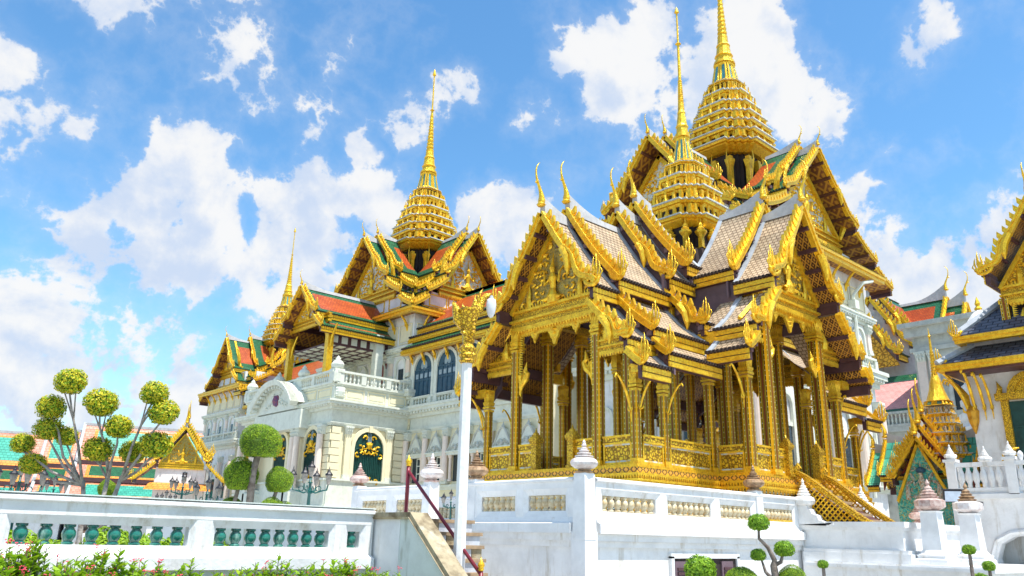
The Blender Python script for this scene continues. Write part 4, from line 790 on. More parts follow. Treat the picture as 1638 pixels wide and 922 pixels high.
def cornice(tg, F, x0, x1, z, d, h, wall='palestone', dent=True, step=.3):
    z += random.uniform(.001, .012); d += random.uniform(0, .01)
    m = MB(F)
    for a, b, k in ((0, .3, .35), (.3, .5, .6), (.5, .78, .95), (.78, 1, 1.08)): m.box(x0 - d * k, x1 + d * k, -d * k, .02, z + h * a, z + h * b)
    part(m, 'cornice', wall, tg)
    if dent:
        m = MB(F); n = int((x1 - x0 + 2 * d * .5) / step)
        for i in range(n): x = x0 - d * .5 + (i + .5) * step; m.box(x - step * .27, x + step * .27, -d * .86, -d * .3, z + h * .32, z + h * .5)
        part(m, 'dentils', wall, tg, kind='stuff')
def pilaster(tg, F, x, z0, z1, w, d=.16, wall='pinkstone', rnd=False):
    h = z1 - z0; m = MB(F)
    m.box(x - w * .62, x + w * .62, -d * 1.35, 0, z0, z0 + .12 * w / .4); m.box(x - w * .56, x + w * .56, -d * 1.2, 0, z0 + .12 * w / .4, z0 + .26 * w / .4)
    part(m, 'pilaster_base', 'palestone', tg)
    m = MB(F); c = .5 * w / .4
    if rnd: m.lathe([(w / 2, z0 + .2), (w / 2 * .88, z1 - c)], 14, x, -d)
    else: m.box(x - w / 2, x + w / 2, -d, 0, z0 + .26 * w / .4, z1 - c)
    part(m, 'pilaster', wall, tg, smooth=False)
    m = MB(F); yo = -d
    m.loft([[(x - w * k, yo - e, z), (x + w * k, yo - e, z), (x + w * k, 0.01, z), (x - w * k, .01, z)] for z, k, e in ((z1 - c, .46, .0), (z1 - c * .6, .56, .05), (z1 - c * .2, .66, .1))]); m.box(x - w * .72, x + w * .72, yo - .12, 0, z1 - c * .2, z1)
    for j in range(3):
        for q in (.9, .55): m.tube([(x + (j - 1) * w * .34, yo - .02, z1 - c * q), (x + (j - 1) * w * .36, yo - .12, z1 - c * (q - .3)), (x + (j - 1) * w * .38, yo - .17, z1 - c * (q - .33))], [.05 * w / .4, .06 * w / .4, .02], 4)
    part(m, 'capital', 'palestone', tg)
def wall(tg, F, x0, x1, z0, z1, d=.3, mt='cream', nm='wall'):
    z0 += random.uniform(0, .01); y_ = random.uniform(.001, .006); m = MB(F); m.box(x0, x1, -y_, d, z0, z1); return part(m, nm, mt, tg)
def panels(tg, F, x0, x1, z0, z1, n, mt='cream'):
    w = (x1 - x0) / n
    for i in range(n):
        a, b = x0 + i * w + .12, x0 + (i + 1) * w - .12; m = MB(F)
        for q in ((a, b, z0, z0 + .07), (a, b, z1 - .07, z1), (a, a + .07, z0 + .07, z1 - .07), (b - .07, b, z0 + .07, z1 - .07)): m.box(q[0], q[1], -.05, .005, q[2], q[3])
        m.box(a + .16, b - .16, -.03, .004, z0 + .16, z1 - .16); part(m, 'wall_panel', mt, tg)
def small_balustrade(tg, F, x0, x1, z0, h, bays, wall='palestone', thick=.2):
    z0 += random.uniform(.001, .012); thick += random.uniform(0, .01)
    m = MB(F); m.box(x0, x1, -thick, 0, z0, z0 + h * .16); part(m, 'balustrade_base', wall, tg)
    m = MB(F); m.box(x0 - .03, x1 + .03, -thick - .05, .03, z0 + h * .84, z0 + h); part(m, 'balustrade_rail', wall, tg)
    w = (x1 - x0) / bays; me = STB
    for i in range(bays + 1):
        x = x0 + i * w; m = MB(F); m.box(x - .17, x + .17, -thick - .03, .01, z0 + h * .161, z0 + h * .839); part(m, 'balustrade_pier', wall, tg)
    for i in range(bays):
        n = max(2, int((w - .4) / .26))
        for j in range(n): inst(me, 'stone_baluster', tg, F @ T(x0 + i * w + .2 + (j + .5) * (w - .4) / n, -thick / 2, z0 + h * .16) @ Matrix.Diagonal((1, 1, h * .68 / .7, 1)))
def stb():
    m = MB(); m.lathe([(.075, 0), (.08, .05), (.045, .08), (.06, .15), (.09, .28), (.06, .42), (.04, .55), (.06, .62), (.08, .65), (.075, .7)], 8); return m.mesh('stone_baluster', [M['palestone']], smooth=True)
STB = stb()
def quoins(tg, F, x0, x1, z0, z1, n, mt='cream', d=.1):
    h = (z1 - z0) / n
    for i in range(n): m = MB(F); m.box(x0 - (.06 if i % 2 else 0), x1 + (.06 if i % 2 else 0), -d, .004, z0 + i * h + .04, z0 + (i + 1) * h); part(m, 'quoin', mt, tg)
def gilt_bracket_me():
    m = MB(); m.tube([(0, 0, 0), (0, -.08, .35), (0, -.32, .75), (0, -.7, 1.1)], [.07, .1, .09, .05], 5); m.tube([(0, -.1, .3), (0, -.22, .3), (0, -.3, .45)], [.05, .05, .01], 4); return m.mesh('eave_bracket', [M['gold']])
GB = gilt_bracket_me()
def blue_window(tg, F, x, z0, z1, w):
    m = MB(F); ring_frame(m, F, x, w, z0, z1, .2, -.16, 0); m.box(x - w / 2 - .3, x + w / 2 + .3, -.2, 0, z0 - .14, z0)
    fr = part(m, 'window_frame', 'palestone', tg)
    m = MB(F); m.prism([(x + a, b) for a, b in arch(w, z0, z1)], 'y', -.03, .0); sh_ = part(m, 'shutter', 'blue', tg)
    m = MB(F); n = 4
    for i in range(n + 1): xx = x - w / 2 + i * w / n; m.box(xx - .035, xx + .035, -.08, -.03, z0, z1 - w * .5 + (.0 if i in (0, n) else .15))
    for z in (z0, lerp(z0, z1, .38), z1 - w * .52): m.box(x - w / 2, x + w / 2, -.085, -.031, z, z + .08)
    m.lathe([(w * .22, 0), (w * .22, .05), (w * .16, .05), (w * .16, 0)], 14, 0, 0, 0) if False else None
    for i in range(n): xx = x - w / 2 + (i + .5) * w / n; m.box(xx - w * .07, xx + w * .07, -.05, -.03, z0 + .15, lerp(z0, z1, .33))
    part(m, 'shutter_stiles', 'blue', sh_)
    m = MB(F)
    for i in range(n): xx = x - w / 2 + (i + .5) * w / n; m.box(xx - w * .075, xx + w * .075, -.05, -.03, lerp(z0, z1, .45), lerp(z0, z1, .56))
    c = z1 - w * .36; m.prism([(x + w * .17 * math.cos(i * math.pi / 6), c + w * .19 * math.sin(i * math.pi / 6)) for i in range(12)], 'y', -.055, -.03)
    part(m, 'glass_pane', 'paneglass', sh_)
def pediment_window(tg, F, x, z0, z1, w, zp):
    m = MB(F); m.box(x - w / 2, x + w / 2, -.03, 0, z0, z1); gl = part(m, 'window_opening', 'darkglass', tg)
    m = MB(F); m.box(x + w * .02, x + w * .07, -.08, -.03, z0, z1); m.box(x + w * .4, x + w * .47, -.08, -.03, z0, z1)
    for k in (.0, .35, .66, .95): m.box(x + w * .07, x + w * .4, -.075, -.03, lerp(z0, z1, k), lerp(z0, z1, k) + .06)
    part(m, 'casement', 'palestone', gl)
    for sd in (-1, 1): m = MB(F); xx = x + sd * (w / 2 + .16); m.lathe([(.15, z0), (.13, z0 + .1), (.10, z0 + .15), (.09, z1 - .2), (.14, z1 - .12), (.15, z1)], 10, xx, -.14); part(m, 'colonnette', 'pinkstone', tg)
    m = MB(F); m.box(x - w / 2 - .36, x + w / 2 + .36, -.32, 0, z1, z1 + .16); m.box(x - w / 2 - .42, x + w / 2 + .42, -.38, 0, z1 + .16, z1 + .24)
    N = 12; W2 = w / 2 + .38; top = []
    for i in range(N + 1):
        t = -1 + 2 * i / N; top.append((x + t * W2, z1 + .24 + (zp - z1 - .35) * (.5 + .5 * math.cos(math.pi * t)) ** .75))
    m.prism([(x + W2, z1 + .24), (x - W2, z1 + .24)] + top[1:-1], 'y', -.26, 0)
    part(m, 'window_hood', 'palestone', tg)
    m = MB(F)
    for a, b in zip(top, top[1:]): m.tube([(a[0], -.28, a[1]), (b[0], -.28, b[1])], .06, 5)
    m.lathe([(.14, 0), (.18, .05), (.10, .1), (.13, .14), (.06, .2), (.0, .42)], 8, x, -.2, zp - .15)
    for sd in (-1, 1):
        for j, (dx, dz, rr) in enumerate(((.18, .22, .15), (.42, .14, .12), (.6, .08, .08))):
            m.tube([(x + sd * (dx * w * .9 + rr * math.cos(q * .9)), -.30, z1 + .24 + dz * 1.3 + rr * (1 - q / 8) * math.sin(q * .9)) for q in range(7)], .03, 4)
    m.lathe([(.0, 0), (.11, .02), (.13, .18), (.0, .32)], 8, x, -.3, z1 + .3)
    part(m, 'hood_carving', 'greystone', tg, kind='stuff')
CST = dict(ov=1.25, tiles=('orange_tile', 'green_tile'), soffit='soffit_big', ridge='plaster', endwall='brownpurple', rise=.45, border=1.15, sc=1.35, chofa=.58, naga=.92, wave=.14, wavet=(0,), sag=.04, beam=.26)
def cham(t): return [(0., 23.3, 3.15, 19.55), (2.95, 19.15, 4.85, 17.95), (4.75, 17.55, 6.25, 16.65)]
def tower(name, label, cx, cy, ext, arms, gp, zroof=0., sp=None):
    """ext=(x0,x1,y0,y1) eave rectangle"""
    tw = thing(name, label, 'palace tower', (cx, cy, 0), gp); x0, x1, y0, y1 = ext
    for arm, layers in arms.items():
        half = {'-x': cy - y0, '+x': cy - y0, '-y': cx - x0, '+y': cx - x0}[arm]; k = half / 6.3; F = frame(cx, cy, arm)
        for i, (d1, d0, dz) in enumerate(layers):
            tt = [(a * k, b + dz + zroof, c * k, d + dz + zroof) for a, b, c, d in cham(0)]
            if i: tt = tt[:2]
            roof_layer(tw, F, d1, d0, tt, CST, first=(i == 0))
            if i == 0:
                dp = d1 - 1.15; zz = zroof
                pediment(tw, F, dp, 2.6 * k, 19.0 + zz, 22.3 + zz, 'pedimentwhite', beam=False, big=1.7, scroll='gold')
                crest_beam(tw, F, dp, -3.0 * k, 3.0 * k, 18.2 + zz, 19.0 + zz, 1.7)
                m = MB(F); m.box(dp - .3, dp - .02, -4.3 * k, 4.3 * k, 16.6 + zz, 18.3 + zz); part(m, 'attic_wall', 'white', tw)
                for j in (-3, -1, 1, 3):
                    a = j * .98 * k; m = MB(F)
                    for q in ((a - .8, a + .8, 17.25, 17.33), (a - .8, a + .8, 18.05, 18.13), (a - .8, a - .72, 17.33, 18.05), (a + .72, a + .8, 17.33, 18.05)): m.box(dp - .03, dp + .03, q[0] * 1., q[1], q[2] + zz, q[3] + zz)
                    part(m, 'gilt_panel_frame', 'gold', tw)
                m = MB(F); m.box(dp - .05, dp + .12, -4.6 * k, 4.6 * k, 16.7 + zz, 17.15 + zz); part(m, 'gilt_frieze', 'carved', tw)
                for sd in (1, -1):
                    m = MB(F); m.tube([(dp + .2, sd * 2.75 * k, 18.9 + zz), (dp + .35, sd * 2.95 * k, 19.6 + zz), (dp + .5, sd * 3.05 * k, 20.2 + zz), (dp + .7, sd * 3.0 * k, 20.9 + zz), (dp + .9, sd * 2.9 * k, 20.7 + zz)], [.1, .2, .16, .12, .02], 6); part(m, 'gable_bracket', 'gold', tw)
    # eave platform
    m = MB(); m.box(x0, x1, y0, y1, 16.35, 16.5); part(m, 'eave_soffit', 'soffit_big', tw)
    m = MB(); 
    for e, z0, z1 in ((0.02, 16.2, 16.42), (.10, 16.42, 16.6)): m.box(x0 - e, x1 + e, y0 - e, y0 + .25, z0, z1); m.box(x0 - e, x0 + .25, y0 + .25, y1 + e, z0, z1)
    part(m, 'eave_beam', 'gold', tw)
    m = MB(); m.loft([[(x, y, z) for x, y in ((x0 + e, y0 + e), (x1 - e, y0 + e), (x1 - e, y1 - e), (x0 + e, y1 - e))] for e, z in ((-.12, 16.6), (1.4, 17.0))]); part(m, 'eave_tiles', 'green_tile', tw)
    X0, Y0, X1, Y1 = x0 + .85, y0 + .85, x1 - .85, y1 - .85
    m = MB(); m.box(X0 + .02, X1 - .02, Y0 + .02, Y1 - .02, 0, 16.36); part(m, 'tower_body', 'white', tw)
    for F, L_ in ((FX(X0, Y1), Y1 - Y0), (FY(X0, Y0), X1 - X0)):
        n = max(4, int(L_ / 1.5))
        for i in range(n): inst(GB, 'eave_bracket', tw, F @ T((i + .5) * L_ / n, -.02, 15.2))
        cornice(tw, F, 0, L_, 13.55, .35, .5); panels(tw, F, 0.1, L_ - .1, 14.3, 15.7, max(4, int(L_ / 1.7)))
        cornice(tw, F, 0, L_, 10.0, .55, .9, step=.34); cornice(tw, F, 0, L_, 4.3, .25, .35, dent=False)
    return tw
def tower_face(tw, F, L_, nb, lo=True, zlow=4.6):
    w = L_ / nb
    for i in range(nb + 1):
        x = min(max(i * w, .35), L_ - .35); pilaster(tw, F, x, 11.9, 13.6, .42, .14); 
        if lo: pilaster(tw, F, x, zlow, 9.2, .5, .3, rnd=True)
    for i in range(nb):
        x = (i + .5) * w; m = MB(F); ring_frame(m, F, x, .95, 11.3, 13.25, .17, -.14, 0); part(m, 'arch_surround', 'palestone', tw)
        m = MB(F); m.prism([(x + a, b) for a, b in arch(.95, 11.3, 13.25)], 'y', -.02, .0); part(m, 'niche_wall', 'white', tw)
        m = MB(F); m.box(x - .28, x + .28, -.05, -.02, 11.35, 12.55); part(m, 'window_opening', 'darkglass' if nb > 2 else 'redwood', tw)
        if lo:
            m = MB(F); ring_frame(m, F, x, 1.0, zlow + .3, 8.4, .18, -.14, 0); part(m, 'arch_surround', 'palestone', tw)
            m = MB(F); m.box(x - .42, x + .42, -.05, -.015, zlow + .3, 6.9); part(m, 'window_opening', 'darkglass', tw)
            m = MB(F); m.box(x - .6, x + .6, -.1, -.0, 6.9, 7.1); part(m, 'window_lintel', 'palestone', tw)
    small_balustrade(tw, F, 0, L_, 10.9, .8, nb)
def palace_spire(tw, cx, cy, k=1., z0=23.6, col=True):
    Z = lambda z: z0 + (z - 23.6) * k
    m = MB(); m.loft([ringz(redent(3.4 * k), cx, cy, z0 - 7.4), ringz(redent(2.5 * k), cx, cy, Z(20.2)), ringz(redent(1.7 * k), cx, cy, Z(20.25)), ringz(redent(1.7 * k), cx, cy, Z(23.3))]); part(m, 'spire_core', 'dark', tw)  # dark solid standing in for the shadowed void under the spire
    if col:
        for a in range(4):
            for j in (-.62, 0, .62):
                mm = T(cx, cy, 0) @ RZ(a * math.pi / 2) @ T(1.85 * k, j * 1.7 * k, 0); m = MB(mm); m.cb(0, 0, Z(20.3), .26 * k, .3 * k, 2.6 * k); m.loft([[(x * .13 * k * s, y * .16 * k * s, z) for x, y in ((-1, -1), (1, -1), (1, 1), (-1, 1))] for z, s in ((Z(22.2), 1), (Z(22.6), 1.5), (Z(22.7), 1.5))]); m.tube([(.2 * k, 0, Z(21.6)), (.34 * k, 0, Z(22.6)), (.3 * k, 0, Z(23.3))], [.03, .05, .01], 5); part(m, 'spire_column', 'gold', tw)
    spire(tw, cx, cy, [(Z(23.75), 2.28 * k), (Z(24.5), 2.2 * k), (Z(25.2), 2.08 * k), (Z(25.95), 1.88 * k), (Z(26.8), 1.62 * k), (Z(27.8), 1.3 * k), (Z(28.8), 1.0 * k)], (Z(29.0), .72 * k, Z(30.5), .5 * k), shaft_prof(Z(30.5), .62 * k, Z(32.6), .33 * k, Z(36.2), .13 * k, Z(39.9) if False else Z(36.6), Z(40.7)))
    m = MB(); P = redent(2.5 * k); m.loft([ringz(P, cx, cy, Z(23.2), .8), ringz(P, cx, cy, Z(23.45), 1.0), ringz(P, cx, cy, Z(23.55), .97)]); part(m, 'spire_eave', 'gold', tw)
GP = 'spired towers of the white palace'
tc_ = tower('palace_tower', 'middle spired palace tower behind the porch balcony, topped by crossing orange and green gables', 35.3, 50, (29.8, 40.8, 43.0, 57.0), {'-x': [(5.6, 4.2, 0), (4.4, 2.5, .55)], '-y': [(7.1, 5.6, 0), (5.7, 2.7, .45)], '+x': [(5.6, 2.6, 0)]}, GP)
palace_spire(tc_, 35.3, 49.8)
F = FX(30.65, 56.15); tower_face(tc_, F, 12.3, 5, lo=False)
F = FY(30.65, 43.85); wall(tc_, F, 0, 9.3, 4.6, 10, .05, 'cream', 'side_wall'); quoins(tc_, F, .0, .45, 4.8, 9.0, 9); quoins(tc_, F, .0, .3, 11.6, 13.5, 6)
for x in (1.1, 2.9): pilaster(tc_, F, x, 11.9, 13.6, .34, .12)
m = MB(F); m.tube([(.25, -.25, 3), (.25, -.25, 13.2), (.6, -.5, 15.0), (1.2, -.7, 16.0)], .07, 6); part(m, 'rain_pipe', 'palestone', tc_)
tw_ = tower('palace_tower', 'near spired palace tower rising behind the gilded pavilion, its arched window facing right', 40.3, 24.5, (32.2, 45.6, 18.0, 31.0), {'-y': [(5.9, 4.6, 0), (4.8, 2.6, .5)], '-x': [(8.2, 6.4, -.1), (6.6, 2.6, .5)]}, GP)
palace_spire(tw_, 40.6, 24.5, 1., 24.7)
tower_face(tw_, FY(33.05, 18.85), 11.7, 4); tower_face(tw_, FX(33.05, 30.1), 11.2, 4)
m = MB(); m.tube([(42.6, 18.6, 4), (42.6, 18.6, 15), (43.2, 18.2, 15.8), (44.2, 18.1, 16.1)], .1, 6); m.cb(42.6, 18.6, 14.2, .5, .4, .5); part(m, 'rain_pipe', 'palestone', tw_)
te_ = tower('palace_tower', 'far spired palace tower at the left end of the facade', 41.2, 86.3, (34.6, 47.8, 80.9, 91.7), {'-x': [(6.5, 3.6, -.9), (3.8, 1.5, -.3)], '-y': [(5.9, 4.2, -.9), (4.6, 1.5, -.3)]}, GP)
palace_spire(te_, 41.2, 85.6, .87, 22.6)
tower_face(te_, FX(35.45, 90.85), 9.1, 3); wall(te_, FY(35.45, 81.75), 0, 8, 4.3, 10, .05, 'cream', 'side_wall')
def slope_mesh(tg, xr, zr, sgn, tiers, y0, y1, bord=.7):
    for ti, (s0, z0, s1, z1) in enumerate(tiers):
        L = math.hypot(s1 - s0, z1 - z0); m = MB(); bt = bord if ti == 0 else bord * .5; cuts = [0, bt / L, 1 - bt / L, 1] if L > 2.5 * bt else [0, 1]
        us = [y0, y0 + bord, y1 - bord, y1]
        for a, b in zip(cuts, cuts[1:]):
            for ui, (ua, ub) in enumerate(zip(us, us[1:])):
                inb = 1 if (len(cuts) == 2 or a == 0 or b == 1) else 0
                pts = [(xr + sgn * lerp(s0, s1, t), u_, lerp(z0, z1, t)) for t, u_ in ((a, ua), (a, ub), (b, ub), (b, ua))]
                m.add(pts, [(0, 1, 2, 3)], inb, [(ua, a * L), (ub, a * L), (ub, b * L), (ua, b * L)])
        part(m, 'tiled_slope', ('orange_tile', 'green_tile'), tg)
        m = MB(); xe = xr + sgn * s1; a, b = sorted((xe, xe - sgn * .3)); m.box(a, b, y0, y1, z1 - .42, z1 - .06); a, b = sorted((xe, xe + sgn * .08)); m.box(a, b, y0 + .01, y1 - .01, z1 - .3, z1 - .16); m.box(a, b, y0 + .01, y1 - .01, z1 - .42, z1 - .36); part(m, 'eave_beam', 'gold', tg)
        m = MB(); a, b = sorted((xe - sgn * .2, xe - sgn * 1.6)); m.box(a, b, y0, y1, z1 - .3, z1 - .24); part(m, 'soffit', 'soffit_big', tg)
        m = MB(); n = int((y1 - y0) / .26)
        for i in range(n): a, b = sorted((xe + sgn * .12, xe - sgn * .1)); m.box(a, b, y0 + i * .26, y0 + i * .26 + .16, z1 - .05, z1 + .06)
        part(m, 'tile_ends', 'dark', tg, kind='stuff')
    m = MB(); m.box(xr - .15, xr + .15, y0, y1, zr - .1, zr + .14); part(m, 'ridge_cap', 'plaster', tg)
def wing(label, X, y0, y1, nblue, nlow, xr, tiers):
    wg = thing('palace_wing', label, 'palace wing', (X + 4, (y0 + y1) / 2, 0), 'wings of the white palace')
    m = MB(); m.box(X + .01, X + 9, y0, y1, 0, 13.4); part(m, 'wing_body', 'cream', wg)
    slope_mesh(wg, xr, tiers[0][1], -1, tiers, y0 - .3, y1 + .3); slope_mesh(wg, xr, tiers[0][1], 1, tiers[:1], y0 - .3, y1 + .3)
    L_ = y1 - y0; F = FX(X, y1); cornice(wg, F, 0, L_, 9.0, .5, .75, step=.34); wall(wg, F, 0, L_, 8.25, 9.0, .08, 'palestone', 'frieze'); cornice(wg, F, 0, L_, 8.0, .14, .25, dent=False)
    cornice(wg, F, 0, L_, 4.3, .2, .3, dent=False); wall(wg, F, 0, L_, 9.7, 10.2, .06, 'palestone', 'parapet_wall')
    w = L_ / nblue
    for i in range(nblue):
        blue_window(wg, F, (i + .5) * w, 10.35, 13.15, min(1.95, w * .8)); small_balustrade(wg, F, i * w + .3, (i + 1) * w - .3, 9.75, .62, 1)
        for j in (0, .5): inst(GB, 'eave_bracket', wg, F @ T((i + j) * w + .02, -.02, 12.5))
    for i in range(nblue + 1): m = MB(F); m.box(i * w - .12, i * w + .12, -.12, 0, 9.76, 13.2); part(m, 'slim_pier', 'palestone', wg)
    w = L_ / nlow
    for i in range(nlow):
        pediment_window(wg, F, (i + .5) * w, 4.8, 6.35, .95, 7.75)
    for i in range(nlow + 1): pilaster(wg, F, i * w, 4.65, 8.05, .42, .26, rnd=True)
    return wg
rwt = [(0, 18.75, 4.35, 15.25), (4.2, 14.95, 4.95, 14.5), (4.85, 14.15, 5.5, 13.6)]
wing('near palace wing with blue arched shutters and orange roof, between the middle and near towers', 30.7, 31.0, 43.7, 5, 6, 35.3, rwt)
wing('far palace wing with orange and green roof behind the domed topiary, left of the porch', 36.4, 57.2, 81, 8, 9, 41.0, [(a, b + .8, c, d + .8) for a, b, c, d in rwt])
# ---- porch with balcony
po = thing('palace_porch', 'pale stone porch with arched green gate and a roofed balcony on top', 'porch', (27.8, 50, 0))
m = MB(); m.box(25.0, 30.7, 43.95, 56.4, 0, 9.2); part(m, 'porch_body', 'cream', po)
m = MB(); m.box(24.2, 25.1, 46.6, 53.2, 8.0, 9.2); part(m, 'projecting_lintel', 'palestone', po)
F = FY(25.0, 43.9); FL = 5.7; G = FX(24.95, 56.4); GL = 12.5
for FF, LL in ((F, FL), (G, GL)):
    wall(po, FF, 0, LL, 8.2, 9.2, .06, 'palestone', 'frieze'); cornice(po, FF, 0, LL, 9.0, .55, .55, step=.3); cornice(po, FF, 0, LL, 8.0, .14, .22, dent=False)
    m = MB(FF); m.box(-.1, LL, -.12, .02, 3.2, 4.75); m.box(-.2, LL, -.22, .02, 2.2, 3.2); m.box(-.2, LL, -.24, .02, 4.7, 4.82); part(m, 'plinth', 'palestone', po)
quoins(po, F, .0, .62, 4.85, 7.95, 7, d=.07); quoins(po, F, 4.65, 5.6, 4.85, 7.95, 7, d=.07); quoins(po, G, 11.7, 12.5, 4.85, 7.95, 7, d=.07)
for x in (1.15, 4.2): pilaster(po, F, x, 4.8, 8.05, .42, .16, 'cream')
m = MB(F); ring_frame(m, F, 2.72, 2.15, 4.75, 7.85, .26, -.14, .02); m.box(2.6, 2.85, -.22, 0, 7.8, 8.2); part(m, 'arch_surround', 'cream', po)
def gate(F, x, w, z0, z1):
    m = MB(F); m.prism([(x + a, b) for a, b in arch(w, z0, z1)], 'y', -.03, .02); g = part(m, 'gate', 'teal', po)
    m = MB(F); n = int(w / .13)
    for i in range(n): xx = x - w / 2 + (i + .5) * w / n; m.box(xx - .02, xx + .02, -.08, -.03, z0, z0 + (z1 - z0) * .55)
    m.tube([(x + w / 2 * math.cos(q * math.pi / 10) , -.08, z0 + (z1 - z0) * .55 + w * .2 * math.sin(q * math.pi / 10)) for q in range(11)], .04, 5); part(m, 'gate_bars', 'teal', g)
    m = MB(F); zc = z0 + (z1 - z0) * .66
    m.lathe([(.0, -.28), (.12, -.2), (.2, 0), (.14, .16), (.06, .2)], 10, x, -.1, zc + .2)
    for sd in (-1, 1):
        for (a, b, rr, ph) in ((.28, .62, .2, 0), (.32, .1, .26, 2), (.62, -.05, .22, 1), (.2, -.2, .2, 3), (.85, -.4, .2, 4), (.45, -.35, .17, 0), (.3, -1.95, .2, 2), (.6, -2.0, .22, 5)):
            a *= w / 2.15; m.tube([(x + sd * (a + rr * (1 - q / 9) * math.cos(ph + q * .7)), -.11, zc + b + rr * (1 - q / 9) * math.sin(ph + q * .7)) for q in range(8)], [.06, .06, .055, .05, .05, .04, .04, .02], 5)
    part(m, 'gilt_scrolls', 'gold', g, kind='stuff')
    m = MB(F)
    for dx in (-.1, 0, .1): m.tube([(x + dx, -.1, zc + .35), (x + dx * 1.1, -.1, zc + (.95 if dx else 1.15))], [.035, .012], 5)
    part(m, 'spearheads', 'paneglass', g)
gate(F, 2.72, 2.15, 4.75, 7.85)
for x in (1.6, 6.25, 10.4):
    m = MB(G); ring_frame(m, G, x, 1.7, 4.75, 7.9, .25, -.14, .02); part(m, 'arch_surround', 'cream', po); gate(G, x, 1.7, 4.75, 7.9)
for x in (3.0, 3.55, 8.7, 9.25, .4, 11.75):
    pilaster(po, G, x, 4.0, 8.05, .46, .55 if 2 < x < 11 else .3, rnd=True)
    if 2 < x < 11: m = MB(G); m.box(x - .4, x + .4, -1.0, 0, 2.2, 4.05); part(m, 'column_plinth', 'palestone', po)
# segmental pediment
m = MB(G @ T(6.25, 0, 0)); R_ = 4.0; zc = 9.5 + 1.55 - R_
seg = [(.9 * R_ * math.sin(a), zc + R_ * math.cos(a)) for a in [(-.92 + 1.84 * i / 16) for i in range(17)]]
seg = [(x, z) for x, z in seg if z > 9.4]
m.prism([(seg[-1][0], 9.3), (seg[0][0], 9.3)] + seg, 'y', -.75, .0); part(m, 'segmental_pediment', 'palestone', po)
m = MB(G @ T(6.25, 0, 0))
for a, b in zip(seg, seg[1:]):
    n = Vector((a[0], a[1] - zc)).normalized(); k = Vector((b[0], b[1] - zc)).normalized()
    m.add([(a[0], -.76, a[1]), (b[0], -.76, b[1]), (b[0] + k.x * .34, -.76, b[1] + k.y * .34), (a[0] + n.x * .34, -.76, a[1] + n.y * .34), (a[0], -1.25, a[1]), (b[0], -1.25, b[1]), (b[0] + k.x * .34, -1.35, b[1] + k.y * .34), (a[0] + n.x * .34, -1.35, a[1] + n.y * .34)] , [(4, 5, 6, 7), (0, 1, 5, 4), (3, 2, 6, 7), (0, 3, 7, 4), (1, 2, 6, 5)])
    m.add([(a[0] + n.x * .34, 1.2, a[1] + n.y * .34), (b[0] + k.x * .34, 1.2, b[1] + k.y * .34), (b[0] + k.x * .34, -1.3, b[1] + k.y * .34), (a[0] + n.x * .34, -1.3, a[1] + n.y * .34)], [(0, 1, 2, 3)])
    c = ((a[0] + b[0]) / 2, (a[1] + b[1]) / 2); m.cb(c[0] - n.x * .1, -1.0, c[1] - .1 - n.y * .1, .14, .3, .16)
part(m, 'pediment_arch', 'palestone', po)
m = MB(G @ T(6.25, 0, 0)); m.lathe([(.0, -.42), (.25, -.3), (.34, 0), (.25, .32), (0, .44)], 12, 0, -.72, 10.05); part(m, 'royal_medallion', 'medallion', po)
m = MB(G @ T(6.25, 0, 0))
for sd in (-1, 1):
    for a, b, rr in ((.55, 9.9, .3), (1.0, 9.75, .24), (1.4, 9.65, .18), (.45, 10.4, .18)): m.tube([(sd * (a + rr * (1 - q / 9) * math.cos(q * .8)), -.78, b + rr * (1 - q / 9) * math.sin(q * .8)) for q in range(8)], .06, 4)
part(m, 'pediment_carving', 'palestone', po)
# balcony parapet
for FF, LL, nb in ((F, 5.7, 3), (G, 12.5, 5)):
    wall(po, FF, 0, LL, 9.5, 10.6, .25, 'palestone', 'parapet_wall'); panels(po, FF, .6, LL - .2, 9.72, 10.42, nb if LL < 6 else 6); small_balustrade(po, FF, 0.0, LL, 10.6, .85, nb)
    m = MB(FF); m.box(-.08, LL, -.12, .02, 9.52, 9.66); m.box(-.06, LL, -.1, .02, 10.5, 10.6); part(m, 'parapet_moulding', 'palestone', po)
for x, y in ((25.1, 44.05), (25.1, 48.4), (25.1, 52), (25.1, 56.2)):
    m = MB(); m.cb(x, y, 10.7, .7, .7, .85); m.lathe([(.2, 11.55), (.36, 11.65), (.42, 11.85), (.3, 12.05), (.14, 12.15), (.18, 12.2), (.0, 12.45)], 10, x, y); part(m, 'parapet_urn', 'palestone', po)
m = MB(F); m.lathe([(.0, 0), (.28, .02), (.34, .3), (.3, .6), (0, .62)], 8, .32, -.02, 9.8); 
for sd in (-1, 1): m.tube([(.32 + sd * .25, -.1, 9.85 + q * .09) for q in range(7)], [.08, .11, .06, .1, .06, .1, .05], 5)
part(m, 'coat_of_arms', 'palestone', po)
# balcony roof on gilt posts
PST = dict(CST, sc=1.4, border=.65, naga=.9, chofa=.5, ov=1.0, rise=.35, wave=.08)
roof_layer(po, frame(35.3, 49.45, '-x'), 10.6, 4.2, [(0, 18.15, 2.35, 15.95), (2.25, 15.6, 3.35, 14.75)], PST, first=True)
pediment(po, frame(35.3, 49.45, '-x'), 9.7, 1.9, 15.9, 17.6, 'pedimentwhite', beam=False, big=1.2)
crest_beam(po, frame(35.3, 49.45, '-x'), 9.7, -2.9, 2.9, 15.3, 15.9, 1.3)
for i, y in enumerate((46.6, 49.55 + 2.5)):
    m = MB(); m.cb(25.75, y, 11.4, .42, .42, 3.5); m.cb(25.75, y, 11.4, .55, .55, .3); m.cb(25.75, y, 14.6, .6, .6, .12)
    for sd in (-1, 1): m.tube([(25.75, y + sd * .15, 13.3), (25.75, y + sd * .35, 14.2), (25.75, y + sd * .85, 15.0)], [.05, .1, .06], 5)
    part(m, 'gilt_post', 'gold', po)
